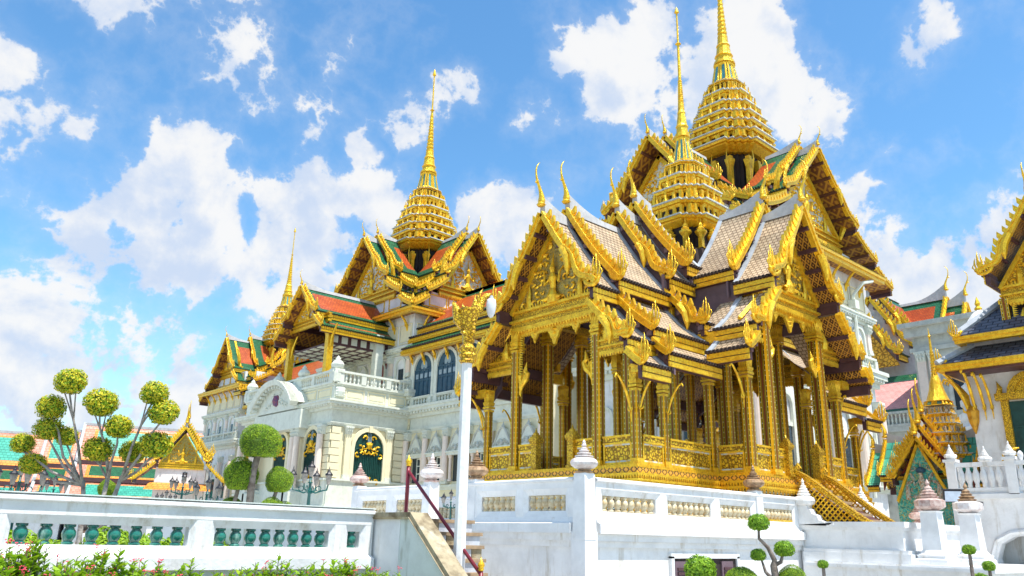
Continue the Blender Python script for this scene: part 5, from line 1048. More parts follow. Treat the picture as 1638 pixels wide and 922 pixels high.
for y in (46.6, 52.05): m = MB(); m.box(29.3, 29.9, y - .25, y + .25, 9.6, 15); part(m, 'balcony_pier', 'palestone', po)
m = MB(); m.box(25.8, 30.5, 46.8, 52.4, 13.8, 13.9); part(m, 'coffered_ceiling', 'maroon', po)
m = MB()
for i in range(6):
    for j in range(6): m = MB(); m.cb(26.1 + i * .82, 47.1 + j * 1.0, 13.76, .5, .6, .05); part(m, 'coffer', 'palestone', po)
for i in range(6): m = MB(); m.box(26.0 + i * .75, 26.45 + i * .75, 46.68, 46.73, 13.95, 14.42); part(m, 'coffer', 'palestone', po)
m = MB(); m.box(25.8, 30.5, 46.72, 46.8, 13.8, 14.55); part(m, 'coffer_frieze', 'maroon', po)
m = MB(); m.box(30.55, 30.62, 46.9, 47.9, 11.3, 13.2); part(m, 'balcony_door', 'redwood', po)
# ================================================================ GREY PALACE BEHIND, TEMPLE ROOFS
gb = thing('grey_hall', 'weathered grey classical hall beyond the near palace tower, with rose coloured lean-to roof', 'hall', (62, 22, 0))
def gbox(a, b, c, d, e, f, mt='greystone', nm='wall'): m = MB(); m.box(a, b, c, d, e, f); return part(m, nm, mt, gb)
gbox(60, 75, 17.3, 22.2, 0, 17.0); gbox(59.6, 75, 16.9, 22.6, 16.3, 17.0, nm='parapet'); gbox(59.3, 75, 16.6, 22.9, 17.0, 17.35, nm='cornice'); gbox(59.8, 75, 17.1, 22.4, 15.2, 15.5, nm='cornice'); gbox(59.7, 75, 17.0, 34, 9.6, 9.95, nm='cornice'); gbox(60.0, 74, 22.2, 36, 0, 10.6)
F = FX(60, 22.2)
for x in (.5, 1.3, 4.3): pilaster(gb, F, x, 10.5, 15.2, .6, .2, 'pinkstone')
m = MB(F); ring_frame(m, F, 3.0, 1.3, 10.8, 14.0, .25, -.2, 0); part(m, 'arch_surround', 'greystone', gb); m = MB(F); m.prism([(3 + a, b) for a, b in arch(1.3, 10.8, 14)], 'y', -.03, 0); part(m, 'window_opening', 'darkglass', gb)
F = FX(59.95, 36)
for x in (3, 7.5, 10.2, 14.5, 17): pilaster(gb, F, x, 4.2, 9.5, .8, .25, 'pinkstone')
for x in (5.2, 12.3, 9):
    m = MB(F); ring_frame(m, F, x, 1.7, 4.4, 8.5, .3, -.2, 0); part(m, 'arch_surround', 'greystone', gb); m = MB(F); m.prism([(x + a, b) for a, b in arch(1.1, 3.6, 7.2)], 'y', -.05, 0); w_ = part(m, 'window_opening', 'darkglass', gb)
    m = MB(F); m.box(x - .05, x + .05, -.1, -.05, 3.6, 7.1); [m.box(x - .5, x + .5, -.09, -.05, z, z + .08) for z in (4.2, 5, 5.8, 6.5)]; part(m, 'glazing_bars', 'palestone', w_)
small_balustrade(gb, FX(60, 33), 0, 10.5, 9.95, 1.1, 3, 'greystone', .3)
m = MB(); m.add([(60.5, 21.5, 11.2), (60.5, 34, 11.2), (66, 34, 14.4), (66, 21.5, 14.4)], [(0, 1, 2, 3)], 0, [(0, 6), (12, 6), (12, 0), (0, 0)]); part(m, 'lean_to_roof', 'rose_tile', gb)
m = MB(); m.add([(65.9, 21.4, 14.42), (65.9, 34, 14.42), (66.5, 34, 15.0), (66.5, 21.4, 15.0)], [(0, 1, 2, 3)], 0, [(0, 1), (12, 1), (12, 0), (0, 0)]); m.add([(60.3, 21.4, 11.1), (60.3, 34, 11.1), (60.8, 34, 11.42), (60.8, 21.4, 11.42)], [(0, 1, 2, 3)], 0, [(0, 1), (12, 1), (12, 0), (0, 0)]); part(m, 'roof_border', 'green_tile', gb)
th = thing('throne_hall_roof', 'steep orange roofed throne hall with white gable walls and gold serpent rakes, far right behind', 'throne hall', (78, 27, 0))
HST = dict(CST, sc=1.7, border=.9, naga=1.2, chofa=1.1, wave=.2, wavet=(0, 1), endwall='white', rise=1.2)
Fh = frame(74.0, 28.2, '-x')
roof_layer(th, Fh, 8.0, 6.2, [(0, 20.6, 2.6, 16.7)], HST, first=True, chofa=False)
roof_layer(th, Fh, 6.4, 4.6, [(0, 22.4, 3.3, 17.5)], HST, first=False)
roof_layer(th, Fh, 4.9, 0, [(0, 23.3, 3.4, 18.4), (3.2, 17.8, 5.0, 16.5)], HST, first=False)
m = MB(Fh); m.prism([(-4.5, 10), (4.5, 10), (4.5, 16.4), (3.2, 17.0), (0, 21.8), (-3.2, 17.0), (-4.5, 16.4)], 'x', 3, 5.9); part(m, 'gable_wall', 'white', th)
m = MB(Fh); m.prism([(-2.3, 15.9), (2.3, 15.9), (2.2, 16.2), (0, 19.2), (-2.2, 16.2)], 'x', 7.2, 7.3); part(m, 'carved_gable', 'carved_big', th)
Fh = frame(74.0, 28.2, '-y')
roof_layer(th, Fh, 4.3, 0, [(0, 22.9, 3.4, 18.2), (3.2, 17.6, 5.2, 16.1)], dict(HST, wave=0), first=False)
roof_layer(th, Fh, 5.8, 3.9, [(0, 22.1, 3.4, 17.2)], dict(HST, wave=0), first=True)
# left: the long temple roofs
def temple_roof(label, p0, p1, zr, k=1.):
    p0, p1 = Vector((*p0, 0)), Vector((*p1, 0)); d = (p1 - p0); L_ = d.length; an = math.atan2(d.y, d.x)
    t = thing('temple_roof', label, 'temple hall', tuple(p0), 'long glazed temple roofs at the left'); F = T(p0.x, p0.y, 0) @ RZ(an)
    for ti, (s0, z0, s1, z1) in enumerate([(0, zr, 3.3 * k, zr - 3.9 * k), (3.1 * k, zr - 4.2 * k, 5.2 * k, zr - 5.7 * k), (5.0 * k, zr - 6.1 * k, 7.2 * k, zr - 7.6 * k)]):
        L2 = math.hypot(s1 - s0, z1 - z0); b1 = .22; m = MB(F)
        q_ = min(1.1, L_ * .14); xs = [0, q_, q_ * 1.33, L_ - q_ * 1.33, L_ - q_, L_]; vs_ = [0, .12, .17, .86, .94, 1]
        for i in range(5):
            for j in range(5):
                inner = i == 2 and j == 2; mid = (1 <= i <= 3) and (1 <= j <= 3)
                if j == 4: mi = 2
                elif inner: mi = 0
                elif mid: mi = 2
                else: mi = 1
                pts = [(x, -lerp(s0, s1, v), lerp(z0, z1, v)) for x, v in ((xs[i], vs_[j]), (xs[i + 1], vs_[j]), (xs[i + 1], vs_[j + 1]), (xs[i], vs_[j + 1]))]
                m.add(pts, [(0, 1, 2, 3)], mi, [(xs[i], vs_[j] * L2), (xs[i + 1], vs_[j] * L2), (xs[i + 1], vs_[j + 1] * L2), (xs[i], vs_[j + 1] * L2)])
        part(m, 'glazed_slope', ('teal_tile' if ti != 1 else 'green_tile', 'pink_tile', 'amber_tile'), t)
        m = MB(F); m.box(-.05, L_ + .05, -s1 - .05, -s1 + .2, z1 - .45, z1 - .05); part(m, 'eave_beam', 'maroon', t)
    m = MB(F); m.box(-.1, L_ + .1, -.18, .18, zr - .15, zr + .15); m.box(-.12, .16, -3.4 * k, 0, zr - 4.1 * k, zr - 4.0 * k); part(m, 'ridge_cap', 'plaster', t)
    for xe in (-.1, L_ + .1):
        m = MB(F); m.loft([[(xe - .15, -s, z), (xe + .15, -s, z), (xe + .15, -s, z - .3), (xe - .15, -s, z - .3)] for s, z in ((0, zr + .2), (3.3 * k, zr - 3.7 * k))]); m.loft([[(xe - .15, -s, z), (xe + .15, -s, z), (xe + .15, -s, z - .3), (xe - .15, -s, z - .3)] for s, z in ((3.1 * k, zr - 4.0 * k), (5.2 * k, zr - 5.5 * k), (5.21 * k, zr - 5.9 * k), (7.2 * k, zr - 7.4 * k))]); part(m, 'verge', 'plaster', t)
    m = MB(F); m.box(.1, L_ - .1, -5.8 * k, 5.8 * k, 0, zr - 7.0 * k); m.prism([(-5 * k, zr - 6.5 * k), (5 * k, zr - 6.5 * k), (0, zr - .4)], 'x', .05, L_ - .05); part(m, 'hall_wall', 'dark' if False else 'white', t)
    return t
temple_roof('teal and salmon tiled temple roof at the far left edge', (4, 111.9), (22.9, 105.7), 11.9, 1.0)
temple_roof('middle teal and salmon roof section behind the left balls of the cloud pruned tree', (23.1, 105.2), (26.2, 104.2), 12.5, 1.05)
temple_roof('taller teal and salmon tiled roof behind the right half of the cloud pruned tree', (26.4, 103.6), (56, 93.9), 13.3, 1.12)
sg = thing('gold_gabled_hall', 'small white hall with steep gold gable and teal roof just left of the palace', 'temple hall', (34, 88, 0))
SST = dict(CST, sc=1.0, border=.8, tiles=('amber_tile', 'teal_tile'), naga=1.2, chofa=.85, wave=.1, rise=.8)
Fs = T(29.5, 79.5, 0) @ RZ(R(-115))
roof_layer(sg, Fs, 3.0, 1.2, [(0, 10.9, 2.3, 7.9), (2.2, 7.6, 4.0, 6.0)], SST, first=True)
roof_layer(sg, Fs, 1.6, -3, [(0, 11.5, 2.4, 8.5)], SST, first=False)
pediment(sg, Fs, 2.3, 1.9, 7.6, 10.3, 'pedimentglass', beam=True, big=.8)
m = MB(Fs); m.box(-3, 2.2, -2.2, 2.2, 0, 7.2); part(m, 'hall_wall', 'white', sg)
m = MB(Fs); m.box(2.2, 2.26, .2, .6, 6.0, 6.8); part(m, 'window_opening', 'dark', sg)
m = MB(Fs); m.add([(2.2, -2.6, 5.8), (2.2, 2.6, 5.8), (3.4, 2.9, 5.1), (3.4, -2.9, 5.1)], [(0, 1, 2, 3)], 0, [(0, 0), (5, 0), (5, 1.4), (0, 1.4)]); part(m, 'lean_to_roof', 'amber_tile', sg)
ORD = ['first', 'second', 'third', 'fourth', 'fifth', 'sixth', 'seventh', 'eighth', 'ninth', 'tenth', 'eleventh', 'twelfth', 'thirteenth', 'front first', 'front second', 'front third', 'front fourth']
# ================================================================ FOREGROUND WALL, STAIR, RAIL
fg = thing('green_baluster_wall', 'white foreground balustrade with green glazed ceramic balusters, crossing the lower left', 'balustrade', (4, 11.03, 0))
balustrade(fg, T(-1.6, 11.03, 0), 8.68, 1.11, 1.975, 0, [(.15, 1.5, 6), (1.75, 3.5, 8), (3.72, 5.93, 8), (6.14, 8.02, 8), (8.2, 8.55, 1)], bal=GBAL, balh=.235, nb=.155, ledge=.09, ltf=.22, rbf=.27, inset=.07)
m = MB(); m.box(-1.6, 7.08, 10.93, 11.13, 0, 1.11); part(m, 'footing', 'white_worn', fg)
m = MB(); m.box(-1.6, 7.09, 10.86, 11.2, 1.975, 1.99); part(m, 'rail_cap', 'white_worn', fg)
stt = thing('landing_stair', 'short flight of stone steps with greenish white side walls beside the white pole', 'stair', (8, 9.5, 0))
prf = [(10.88, 0), (10.88, 1.83), (9.95, 1.83), (8.3, .44), (8.3, 0)]; cop = [(10.92, 1.83), (10.92, 1.93), (9.93, 1.93), (8.25, .515), (8.25, .40), (9.93, 1.83)]
for x0, x1 in ((7.1, 7.36),):
    m = MB(); m.prism(prf, 'x', x0 + .03, x1 - .03); part(m, 'side_wall', 'white_worn', stt)
    for a, b in ((cop[:3] + [(9.93, 1.83)], 0), ([cop[2], cop[3], cop[4], cop[5]], 0)): m = MB(); m.prism(a, 'x', x0 - .03, x1 + .03); part(m, 'coping_slab', 'copestone', stt)
    m = MB(); m.loft([[(x, y, z) for x in (x0 - .05, x0 - .028)][:1] + [(x0 - .045, y, z), (x0 - .028, y, z), (x0 - .028, y, z - .03)] for y, z in ((10.9, 1.86), (9.95, 1.86), (8.3, .47))]); part(m, 'coping_moulding', 'copestone', stt)
for j in range(8):
    z = 1.85 - j * .185; y = 9.98 - j * .2
    m = MB(); m.box(7.34, 8.36 - max(0, j - 1) * .13, y, y + .27, z - .05, z); part(m, 'tread', 'step', stt)
    for k in range(3):
        xa = 7.34 + k * .33; m = MB(); m.box(xa + .006, min(xa + .325, 8.33 - max(0, j - 1) * .13), y + .03, y + .1, z - .185, z - .051); part(m, 'riser_block', 'greymarble' if (j * 3 + k * 2) % 5 else 'copestone', stt)
m = MB(); m.prism([(7.12, 10.24), (8.33, 10.24), (11.7, 14.5), (11.9, 14.5), (11.9, 20.5), (7.12, 20.5)], 'z', 0, 1.84); ld = part(m, 'landing', 'white', stt)
rl = thing('red_handrail', 'dark red pipe handrail with a gold bud on top, descending the steps', 'handrail', (7.62, 10.82, 1.85), 'red stair rails')
m = MB(); m.tube([(7.62, 10.82, 1.85), (7.62, 10.82, 2.68)], .032, 10); part(m, 'post', 'red', rl, smooth=True)
m = MB(); m.tube([(7.62, 10.82, 2.60), (7.62, 8.95, 1.12)], .027, 10); part(m, 'rail', 'red', rl, smooth=True)
m = MB(); m.tube([(7.62, 8.93, .55), (7.62, 8.93, 1.16)], .03, 10); part(m, 'lower_post', 'red', rl, smooth=True)
for y, z in ((10.82, 2.67), (8.93, 1.15)): m = MB(); m.lathe([(.03, 0), (.045, .02), (.035, .04), (.052, .07), (.045, .10), (.02, .13), (.0, .19)], 10, 7.62, y, z); part(m, 'gold_bud', 'gold', rl, smooth=True)
# ---- pole with gilded naga lamp
pl = thing('lamp_pole', 'tall white pole with gilded serpent capital and a white globe lamp', 'lamp post', (7.6, 9.4, 0))
m = MB(); m.lathe([(.095, 0), (.083, 4.18)], 8, 7.6, 9.4, 0, .39); part(m, 'shaft', 'white', pl)
m = MB(); m.lathe([(.10, 4.16), (.13, 4.2), (.11, 4.24), (.14, 4.29), (.12, 4.33), (.145, 4.39), (.12, 4.42), (.085, 4.46), (.10, 4.75), (.17, 5.0), (.14, 5.02)], 10, 7.6, 9.4); m.cb(7.6, 9.4, 4.99, .36, .3, .03); part(m, 'gilded_capital', 'carved_small', pl)
ex = Vector((.737, -.676, 0))
def pp(a, z, o=0.):
    a *= .72; o *= .72; z = 4.45 + (z - 4.45) * .84; v = Vector((7.6, 9.4, z)) + ex * a + Vector((.676, .737, 0)) * o
    return v
m = MB(); m.tube([pp(.02, 4.5), pp(.0, 4.9), pp(.1, 5.1), pp(.22, 5.18), pp(.27, 5.3), pp(.36, 5.42), pp(.47, 5.45)], [.09, .11, .11, .09, .06, .05, .02], 8)
m.tube([pp(.05, 5.0), pp(.14, 5.28), pp(.12, 5.42)], [.08, .05, .005], 6); m.tube([pp(.24, 5.2), pp(.2, 5.42), pp(.29, 5.56)], [.06, .04, .004], 6)
for i in range(6): m.tube([pp(-.02, 4.65 + i * .09, -.05), pp(-.13, 4.7 + i * .09, -.08), pp(-.15, 4.8 + i * .09, -.05)], [.05, .04, .005], 5); m.tube([pp(.05, 4.65 + i * .07, -.08), pp(.13, 4.7 + i * .07, -.1), pp(.15, 4.78 + i * .07, -.06)], [.05, .04, .005], 5)
part(m, 'naga_figure', 'carved_small', pl, smooth=True)
m = MB(); m.tube([pp(-.1, 4.78), pp(-.2, 4.95), pp(-.27, 5.12), pp(-.36, 5.32)], [.07, .11, .08, .005], 7)
for i in range(4): m.tube([pp(-.12 - i * .04, 4.9 + i * .06), pp(-.24 - i * .03, 4.98 + i * .07), pp(-.32 - i * .02, 5.1 + i * .06)], [.03, .035, .004], 4)
part(m, 'gilded_wing', 'carved_small', pl, smooth=True)
m = MB(); gx = pp(.48, 0); m.tube([(gx.x, gx.y, 5.30), (gx.x, gx.y, 5.30)], .012, 5); m.lathe([(.02, 5.27), (.03, 5.25), (.04, 5.22), (.07, 5.2)], 12, gx.x, gx.y); part(m, 'lamp_cap', 'ridgegrey', pl)
m = MB(); m.lathe([(.0, 4.90), (.035, 4.92), (.06, 4.97), (.078, 5.06), (.082, 5.12), (.075, 5.17), (.07, 5.2)], 16, gx.x, gx.y); part(m, 'lamp_globe', 'lampglass', pl, smooth=True)
# ---- teal lantern standards
def lantern_post(x, y, z, label, arms=4, h=1.0, s=1., rz=0.):
    t = thing('lantern_post', label, 'street lamp', (x, y, z), 'teal lantern standards'); q = T(x, y, z) @ RZ(rz) @ Matrix.Scale(s, 4)
    m = MB(q); m.lathe([(.12, -1.2), (.07, -1.1), (.05, 0), (.09, .04), (.05, .08), (.045, h * .6), (.09, h * .64), (.04, h * .7), (.035, h)], 10); part(m, 'post', 'lampteal', t, smooth=True)
    m = MB(q); pos = [(0, 0, h)]
    for i in range(arms):
        a = i * 2 * math.pi / arms; c, sn = math.cos(a), math.sin(a)
        m.tube([(c * r_, sn * r_, z_) for r_, z_ in ((0, .1), (.2, .02), (.45, .1), (.58, .12), (.62, .3))], [.03, .025, .025, .03, .02], 6); m.tube([(c * (.3 + .09 * math.cos(k)), sn * (.3 + .09 * math.cos(k)), .16 + .09 * math.sin(k)) for k in range(7)], .016, 4)
        pos.append((c * .62, sn * .62, .3))
    part(m, 'scroll_arms', 'lampteal', t, smooth=True)
    for a, b, c in pos:
        m = MB(q @ T(a, b, c)); m.lathe([(.05, 0), (.06, .03), (.10, .22), (.11, .30)], 8); m.v[0:0] = []; l = part(m, 'lantern', 'lanternglass', t)
        m = MB(q @ T(a, b, c)); m.lathe([(.14, .30), (.13, .34), (.08, .40), (.04, .44), (.045, .47), (.02, .5), (.0, .62)], 8); part(m, 'lantern_cap', 'blackmetal', l)
    return t
lantern_post(10.12, 18.6, 2.55, 'teal lantern standard right of the domed topiary tree', 4, .55, .75, .75)
for x, y, z, rz, sc_, lb in ((11.9, 29.4, 2.55, .4, 1., 'teal lantern standard directly left of the domed topiary'), (12.9, 34.5, 3.0, .2, 1., 'pair of lanterns between white gold-gabled hall and palace'), (5.9, 29.5, 2.55, .1, 1.25, 'large teal lantern standard at the far left edge'), (18.5, 52, 3.0, .8, 1.1, 'distant lantern standard at the foot of the far palace tower'), (10.3, 44, 3.0, .8, 1.1, 'small distant lanterns under the gold-gabled hall'), (11.5, 14.6, 2.2, .2, .45, 'single small lantern beside the white pole')):
    lantern_post(x, y, z, lb, 4, .55, sc_ * .85, rz)
# ================================================================ VEGETATION
def ball_me(name, n, leaf, mats, seed, squash=1., flat=-.9, jit=.12, probs=None, core=.84, tilt=.6):
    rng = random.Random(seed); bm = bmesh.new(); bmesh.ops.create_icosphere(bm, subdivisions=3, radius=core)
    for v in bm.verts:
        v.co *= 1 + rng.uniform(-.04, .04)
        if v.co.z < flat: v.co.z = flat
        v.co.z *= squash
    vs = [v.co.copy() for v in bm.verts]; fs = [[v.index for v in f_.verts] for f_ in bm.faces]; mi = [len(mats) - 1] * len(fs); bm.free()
    lumps = [(Vector((rng.gauss(0, 1), rng.gauss(0, 1), rng.gauss(0, 1))).normalized(), rng.uniform(-.10, .09)) for _ in range(26)]
    for i in range(n):
        d = Vector((rng.gauss(0, 1), rng.gauss(0, 1), rng.gauss(0, 1))).normalized(); r_ = 1 + rng.uniform(-jit, jit * .6)
        r_ += sum(a * max(0, d.dot(l) - .8) * 5 for l, a in lumps)
        p = d * r_
        if p.z < flat: p.z = flat + rng.uniform(-.06, .05)
        p.z *= squash; nn = (d + Vector((rng.uniform(-1, 1), rng.uniform(-1, 1), rng.uniform(-1, 1))) * tilt).normalized(); a = nn.cross(Vector((rng.uniform(-1, 1), rng.uniform(-1, 1), rng.uniform(-1, 1)))).normalized(); b = nn.cross(a); L = leaf * rng.uniform(.7, 1.3); w = L * .5
        o = len(vs); vs += [p - a * L * .5, p + b * w * .5 + nn * w * .12, p + a * L * .5, p - b * w * .5 + nn * w * .12]; fs.append([o, o + 1, o + 2, o + 3])
        k = rng.random(); up = d.z * .25; mi.append(0 if k < (probs or .6) - up * 0 else 1)
    me = bpy.data.meshes.new(name); me.from_pydata(vs, [], fs)
    for q in mats: me.materials.append(M[q])
    me.polygons.foreach_set('material_index', mi); return me
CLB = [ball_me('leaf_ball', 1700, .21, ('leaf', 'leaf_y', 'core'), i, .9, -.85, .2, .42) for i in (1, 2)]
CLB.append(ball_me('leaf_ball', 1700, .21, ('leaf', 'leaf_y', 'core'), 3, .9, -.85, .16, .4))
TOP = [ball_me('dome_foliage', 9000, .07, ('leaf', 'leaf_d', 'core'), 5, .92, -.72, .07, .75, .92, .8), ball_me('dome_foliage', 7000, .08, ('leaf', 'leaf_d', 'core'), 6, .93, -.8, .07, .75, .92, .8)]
ct = thing('cloud_pruned_tree', 'cloud pruned tree with many bare branches each ending in a leafy ball', 'tree', (4.85, 17.4, 0))
balls = [((113,611),(4.02,17.43,4.36),.33,0),((82,652),(3.85,17.8,3.87),.30,1),((162,645),(4.56,17.11,3.97),.35,2),((78,686),(3.9,17.92,3.46),.29,0),((37,710),(3.59,18.32,3.17),.25,1),((106,697),(4.25,17.9,3.34),.24,1),((157,719),(4.71,17.34,3.09),.31,0),((190,683),(4.92,16.97,3.53),.29,0),((247,629),(5.29,16.35,4.18),.29,2),((262,660),(5.51,16.31,3.82),.32,2),((248,712),(5.53,16.56,3.2),.34,0),((212,722),(5.3,17.1,3.07),.28,2),((53,742),(3.82,18.27,2.79),.27,2)]
roots = [(4.75, 17.5), (4.95, 17.4), (5.15, 17.25)]
hub = [Vector((4.6, 17.55, 2.5)), Vector((4.95, 17.2, 2.62)), Vector((5.15, 17.05, 2.6))]
for i, h in enumerate(hub): m = MB(); m.tube([(4.85 + (i - 1) * .12, 17.45, 0), (4.85 + (i - 1) * .16, 17.42, 1.2), (lerp(4.85, h.x, .7), lerp(17.4, h.y, .7), 1.95), tuple(h)], [.065, .055, .048, .04], 8); part(m, 'trunk', 'palebark', ct, smooth=True)
for i, (px, c, r_, k) in enumerate(balls):
    c = Vector(c); h = hub[0] if px[0] < 140 else hub[1] if px[0] < 200 else hub[2]; e = c - Vector((0, 0, r_ * .5)); rg = random.Random(i); md = h.lerp(e, .45) + Vector((rg.uniform(-.08, .08), rg.uniform(-.08, .08), -.12)); m2 = h.lerp(e, .8) + Vector((rg.uniform(-.05, .05), rg.uniform(-.05, .05), -.04))
    m = MB(); m.tube([tuple(h - Vector((0, 0, .1))), tuple(md), tuple(m2), tuple(e)], [.034, .026, .021, .016], 7); part(m, 'branch', 'palebark', ct, smooth=True)
    if i % 2 == 0: m = MB(); m.tube([tuple(m2.lerp(md, .3)), tuple(e + Vector((r_ * .3, -r_ * .2, r_ * .1)))], [.018, .012], 5); m.tube([tuple(m2.lerp(md, .3)), tuple(e + Vector((-r_ * .3, r_ * .2, r_ * .1)))], [.018, .012], 5); part(m, 'twig', 'palebark', ct)
    inst(CLB[k], 'foliage_ball', ct, T(*c) @ RZ(i * 1.3) @ Matrix.Scale(r_ * .86, 4))
dt = thing('domed_topiary', 'topiary tree clipped into three dense bright green domes on dark bare stems', 'tree', (8.0, 17.6, 0))
for i, (c, r_, k, base) in enumerate((((7.99, 17.14, 3.52), .44, 0, (8.0, 17.6, 0)), ((7.83, 17.59, 2.80), .385, 1, (7.82, 17.8, 0)), ((8.49, 17.05, 2.70), .30, 1, (8.35, 17.5, 0)))):
    inst(TOP[k], 'foliage_dome', dt, T(*c) @ RZ(i) @ Matrix.Scale(r_, 4))
    m = MB(); c = Vector(c); b = Vector(base); m.tube([tuple(b), tuple(b.lerp(c, .45) + Vector((.03, .0, 0))), tuple(b.lerp(c, .8) + Vector((-.05, 0, 0))), tuple(c - Vector((0, 0, .1)))], [.12, .095, .08, .07][:4] if i == 0 else [.07, .06, .05, .04], 8); part(m, 'trunk', 'bark', dt, smooth=True)
def bush(x, y, z, r_, label, k=1, grp=None, nm='round_bush', me=None):
    t = thing(nm, label, 'bush', (x, y, 0), grp); inst(me or TOP[k], 'foliage', t, T(x, y, z) @ RZ(x * 3) @ Matrix.Scale(r_, 4)); m = MB(); m.tube([(x, y, 0), (x, y, z)], [.05, .03], 6); part(m, 'stem', 'bark', t); return t
bush(7.82, 17.84, 2.12, .24, 'low clipped green mound left of the domed topiary stem', 0, 'low clipped mounds around the topiary')
bush(8.35, 17.0, 2.06, .27, 'low clipped green mound right of the domed topiary stem', 1, 'low clipped mounds around the topiary')
bush(8.75, 17.1, 2.04, .22, 'small darker clipped mound at the right foot of the topiary', 1, 'low clipped mounds around the topiary')
bush(8.7, 30.2, 2.9, .30, 'tiny round clipped bush beside the far left lanterns', 1)
SHB = ball_me('loose_foliage', 2200, .22, ('leaf_b', 'leaf', 'core'), 12, .8, -.8, .22, .5, .7)
SHD = ball_me('loose_foliage', 1500, .24, ('leaf_b', 'leaf_d', 'core'), 13, .82, -.8, .14, .6, .8)
rg = random.Random(3)
for i in range(12):
    x = 2.6 + i * .62; y = 14.6 + rg.uniform(0, 1.6) + i * .1
    bush(x, y, 1.0 + rg.uniform(0, .3), .42, ORD[i] + ' yellow green bush from the left, seen between the green ceramic balusters', 0, 'bushes behind the green baluster wall', me=SHB)
# bonsai by the terrace door
bn = thing('bonsai_tree', 'small bonsai with crooked trunk and three clipped leafy pads before the terrace wall', 'tree', (12.03, 6.95, 0))
for c, s in (((11.75, 7.03, 1.92), .16), ((11.86, 7.14, 1.43), .115), ((12.16, 6.85, 1.53), .15)): inst(SHD, 'foliage_pad', bn, T(*c) @ Matrix.Scale(s, 4))
m = MB(); m.tube([(12.03, 6.95, 0), (12.04, 6.95, 1.0), (12.0, 6.96, 1.28), (12.02, 6.95, 1.36), (11.9, 6.98, 1.55), (11.74, 7.03, 1.68), (11.75, 7.03, 1.86)], [.07, .06, .055, .04, .03, .024, .016], 8); m.tube([(12.0, 6.96, 1.28), (12.12, 6.9, 1.33), (12.15, 6.86, 1.48)], [.04, .03, .015], 7); m.tube([(12.02, 6.95, 1.02), (11.9, 7.05, 1.18), (11.88, 7.1, 1.38)], [.04, .025, .015], 7); part(m, 'trunk', 'bark', bn, smooth=True)
for x, y, z, r_, lb, me in ((11.22, 7.8, 1.20, .24, 'leafy bright shrub in front of the cellar opening', SHD), (11.7, 7.35, 1.0, .27, 'clipped dome between the leafy shrub and the bonsai', TOP[0]), (12.25, 6.8, 1.06, .22, 'clipped dome right of the bonsai trunk', TOP[1]), (15.82, 8.09, 1.24, .10, 'tiny two ball topiary below the white block', SHD), (17.89, 6.07, 1.58, .12, 'small leafy ball beside the floodlight pole', SHD), (18.35, 5.9, 1.28, .12, 'small pruned ball in front of the ogee arch', SHD), (18.1, 6.0, 1.02, .15, 'low pruned mound in the bottom right corner', SHD)):
    bush(x, y, z, r_, lb, me=me, grp='clipped plants along the white walls')
inst(SHD, 'foliage', bpy.data.objects['round_bush'] if False else bn, T(15.9, 8.05, 1.02) @ Matrix.Scale(.08, 4)) if False else None
# flowering shrubs along the wall foot
def shrub_leaf(m, p, d, L, w, mi):
    d = d.normalized(); sd = d.cross(Vector((0, 0, 1)))
    if sd.length < .01: sd = Vector((1, 0, 0))
    sd.normalize(); up = sd.cross(d).normalized(); q = p + d * L
    m.add([p, p + d * L * .35 + sd * w * .5 + up * .006, p + d * L * .7 + sd * w * .42 - up * .004, q - up * L * .12, p + d * L * .7 - sd * w * .42 - up * .004, p + d * L * .35 - sd * w * .5 + up * .006, p + d * L * .5 - up * w * .12], [(0, 1, 6, 5), (1, 2, 4, 5), (2, 3, 4)], mi)
def stem_shrub(x, y, ht, label, seed, nst=26, spread=.42):
    t = thing('flowering_shrub', label, 'shrub', (x, y, 0), 'flowering shrubs below the baluster wall'); rg = random.Random(seed); lf = MB(); sm = MB(); fl = MB()
    for i in range(nst):
        a = rg.uniform(0, 6.28); r0 = spread * math.sqrt(rg.random()); h = ht * rg.uniform(.72, 1.02) * (1 - .25 * r0 / spread); bx, by = x + r0 * math.cos(a), y + r0 * .5 * math.sin(a); tx, ty = bx + rg.uniform(-.08, .08), by + rg.uniform(-.08, .08)
        sm.tube([(bx, by, max(0, h - .8)), ((bx + tx) / 2, (by + ty) / 2, h - .4), (tx, ty, h)], [.008, .007, .004], 4)
        for k in range(24):
            f_ = k / 24; z = h - .62 * (1 - f_); an = k * 2.4 + rg.random(); el = rg.uniform(.05, .7) + f_ * .5; L = rg.uniform(.10, .165) * (1 - .35 * f_ * (k > 20)); p = Vector((lerp(bx, tx, f_), lerp(by, ty, f_), z))
            shrub_leaf(lf, p, Vector((math.cos(an), math.sin(an), el)), L, L * .36, 0 if rg.random() < .7 else 1)
        if rg.random() < .13:
            for q in range(7): c = Vector((tx, ty, h + .05)) + Vector((rg.uniform(-.03, .03), rg.uniform(-.03, .03), rg.uniform(-.01, .03))); fl.lathe([(.0, -.006), (.011, 0), (.0, .008)], 5, *c)
            fl.tube([(tx, ty, h - .01), (tx, ty, h + .05)], .003, 3)
    part(lf, 'leaves', ('leaf_b', 'leaf'), t, kind='stuff'); part(sm, 'stems', 'bark', t, kind='stuff')
    if fl.v: part(fl, 'flowers', 'flower', t, kind='stuff')
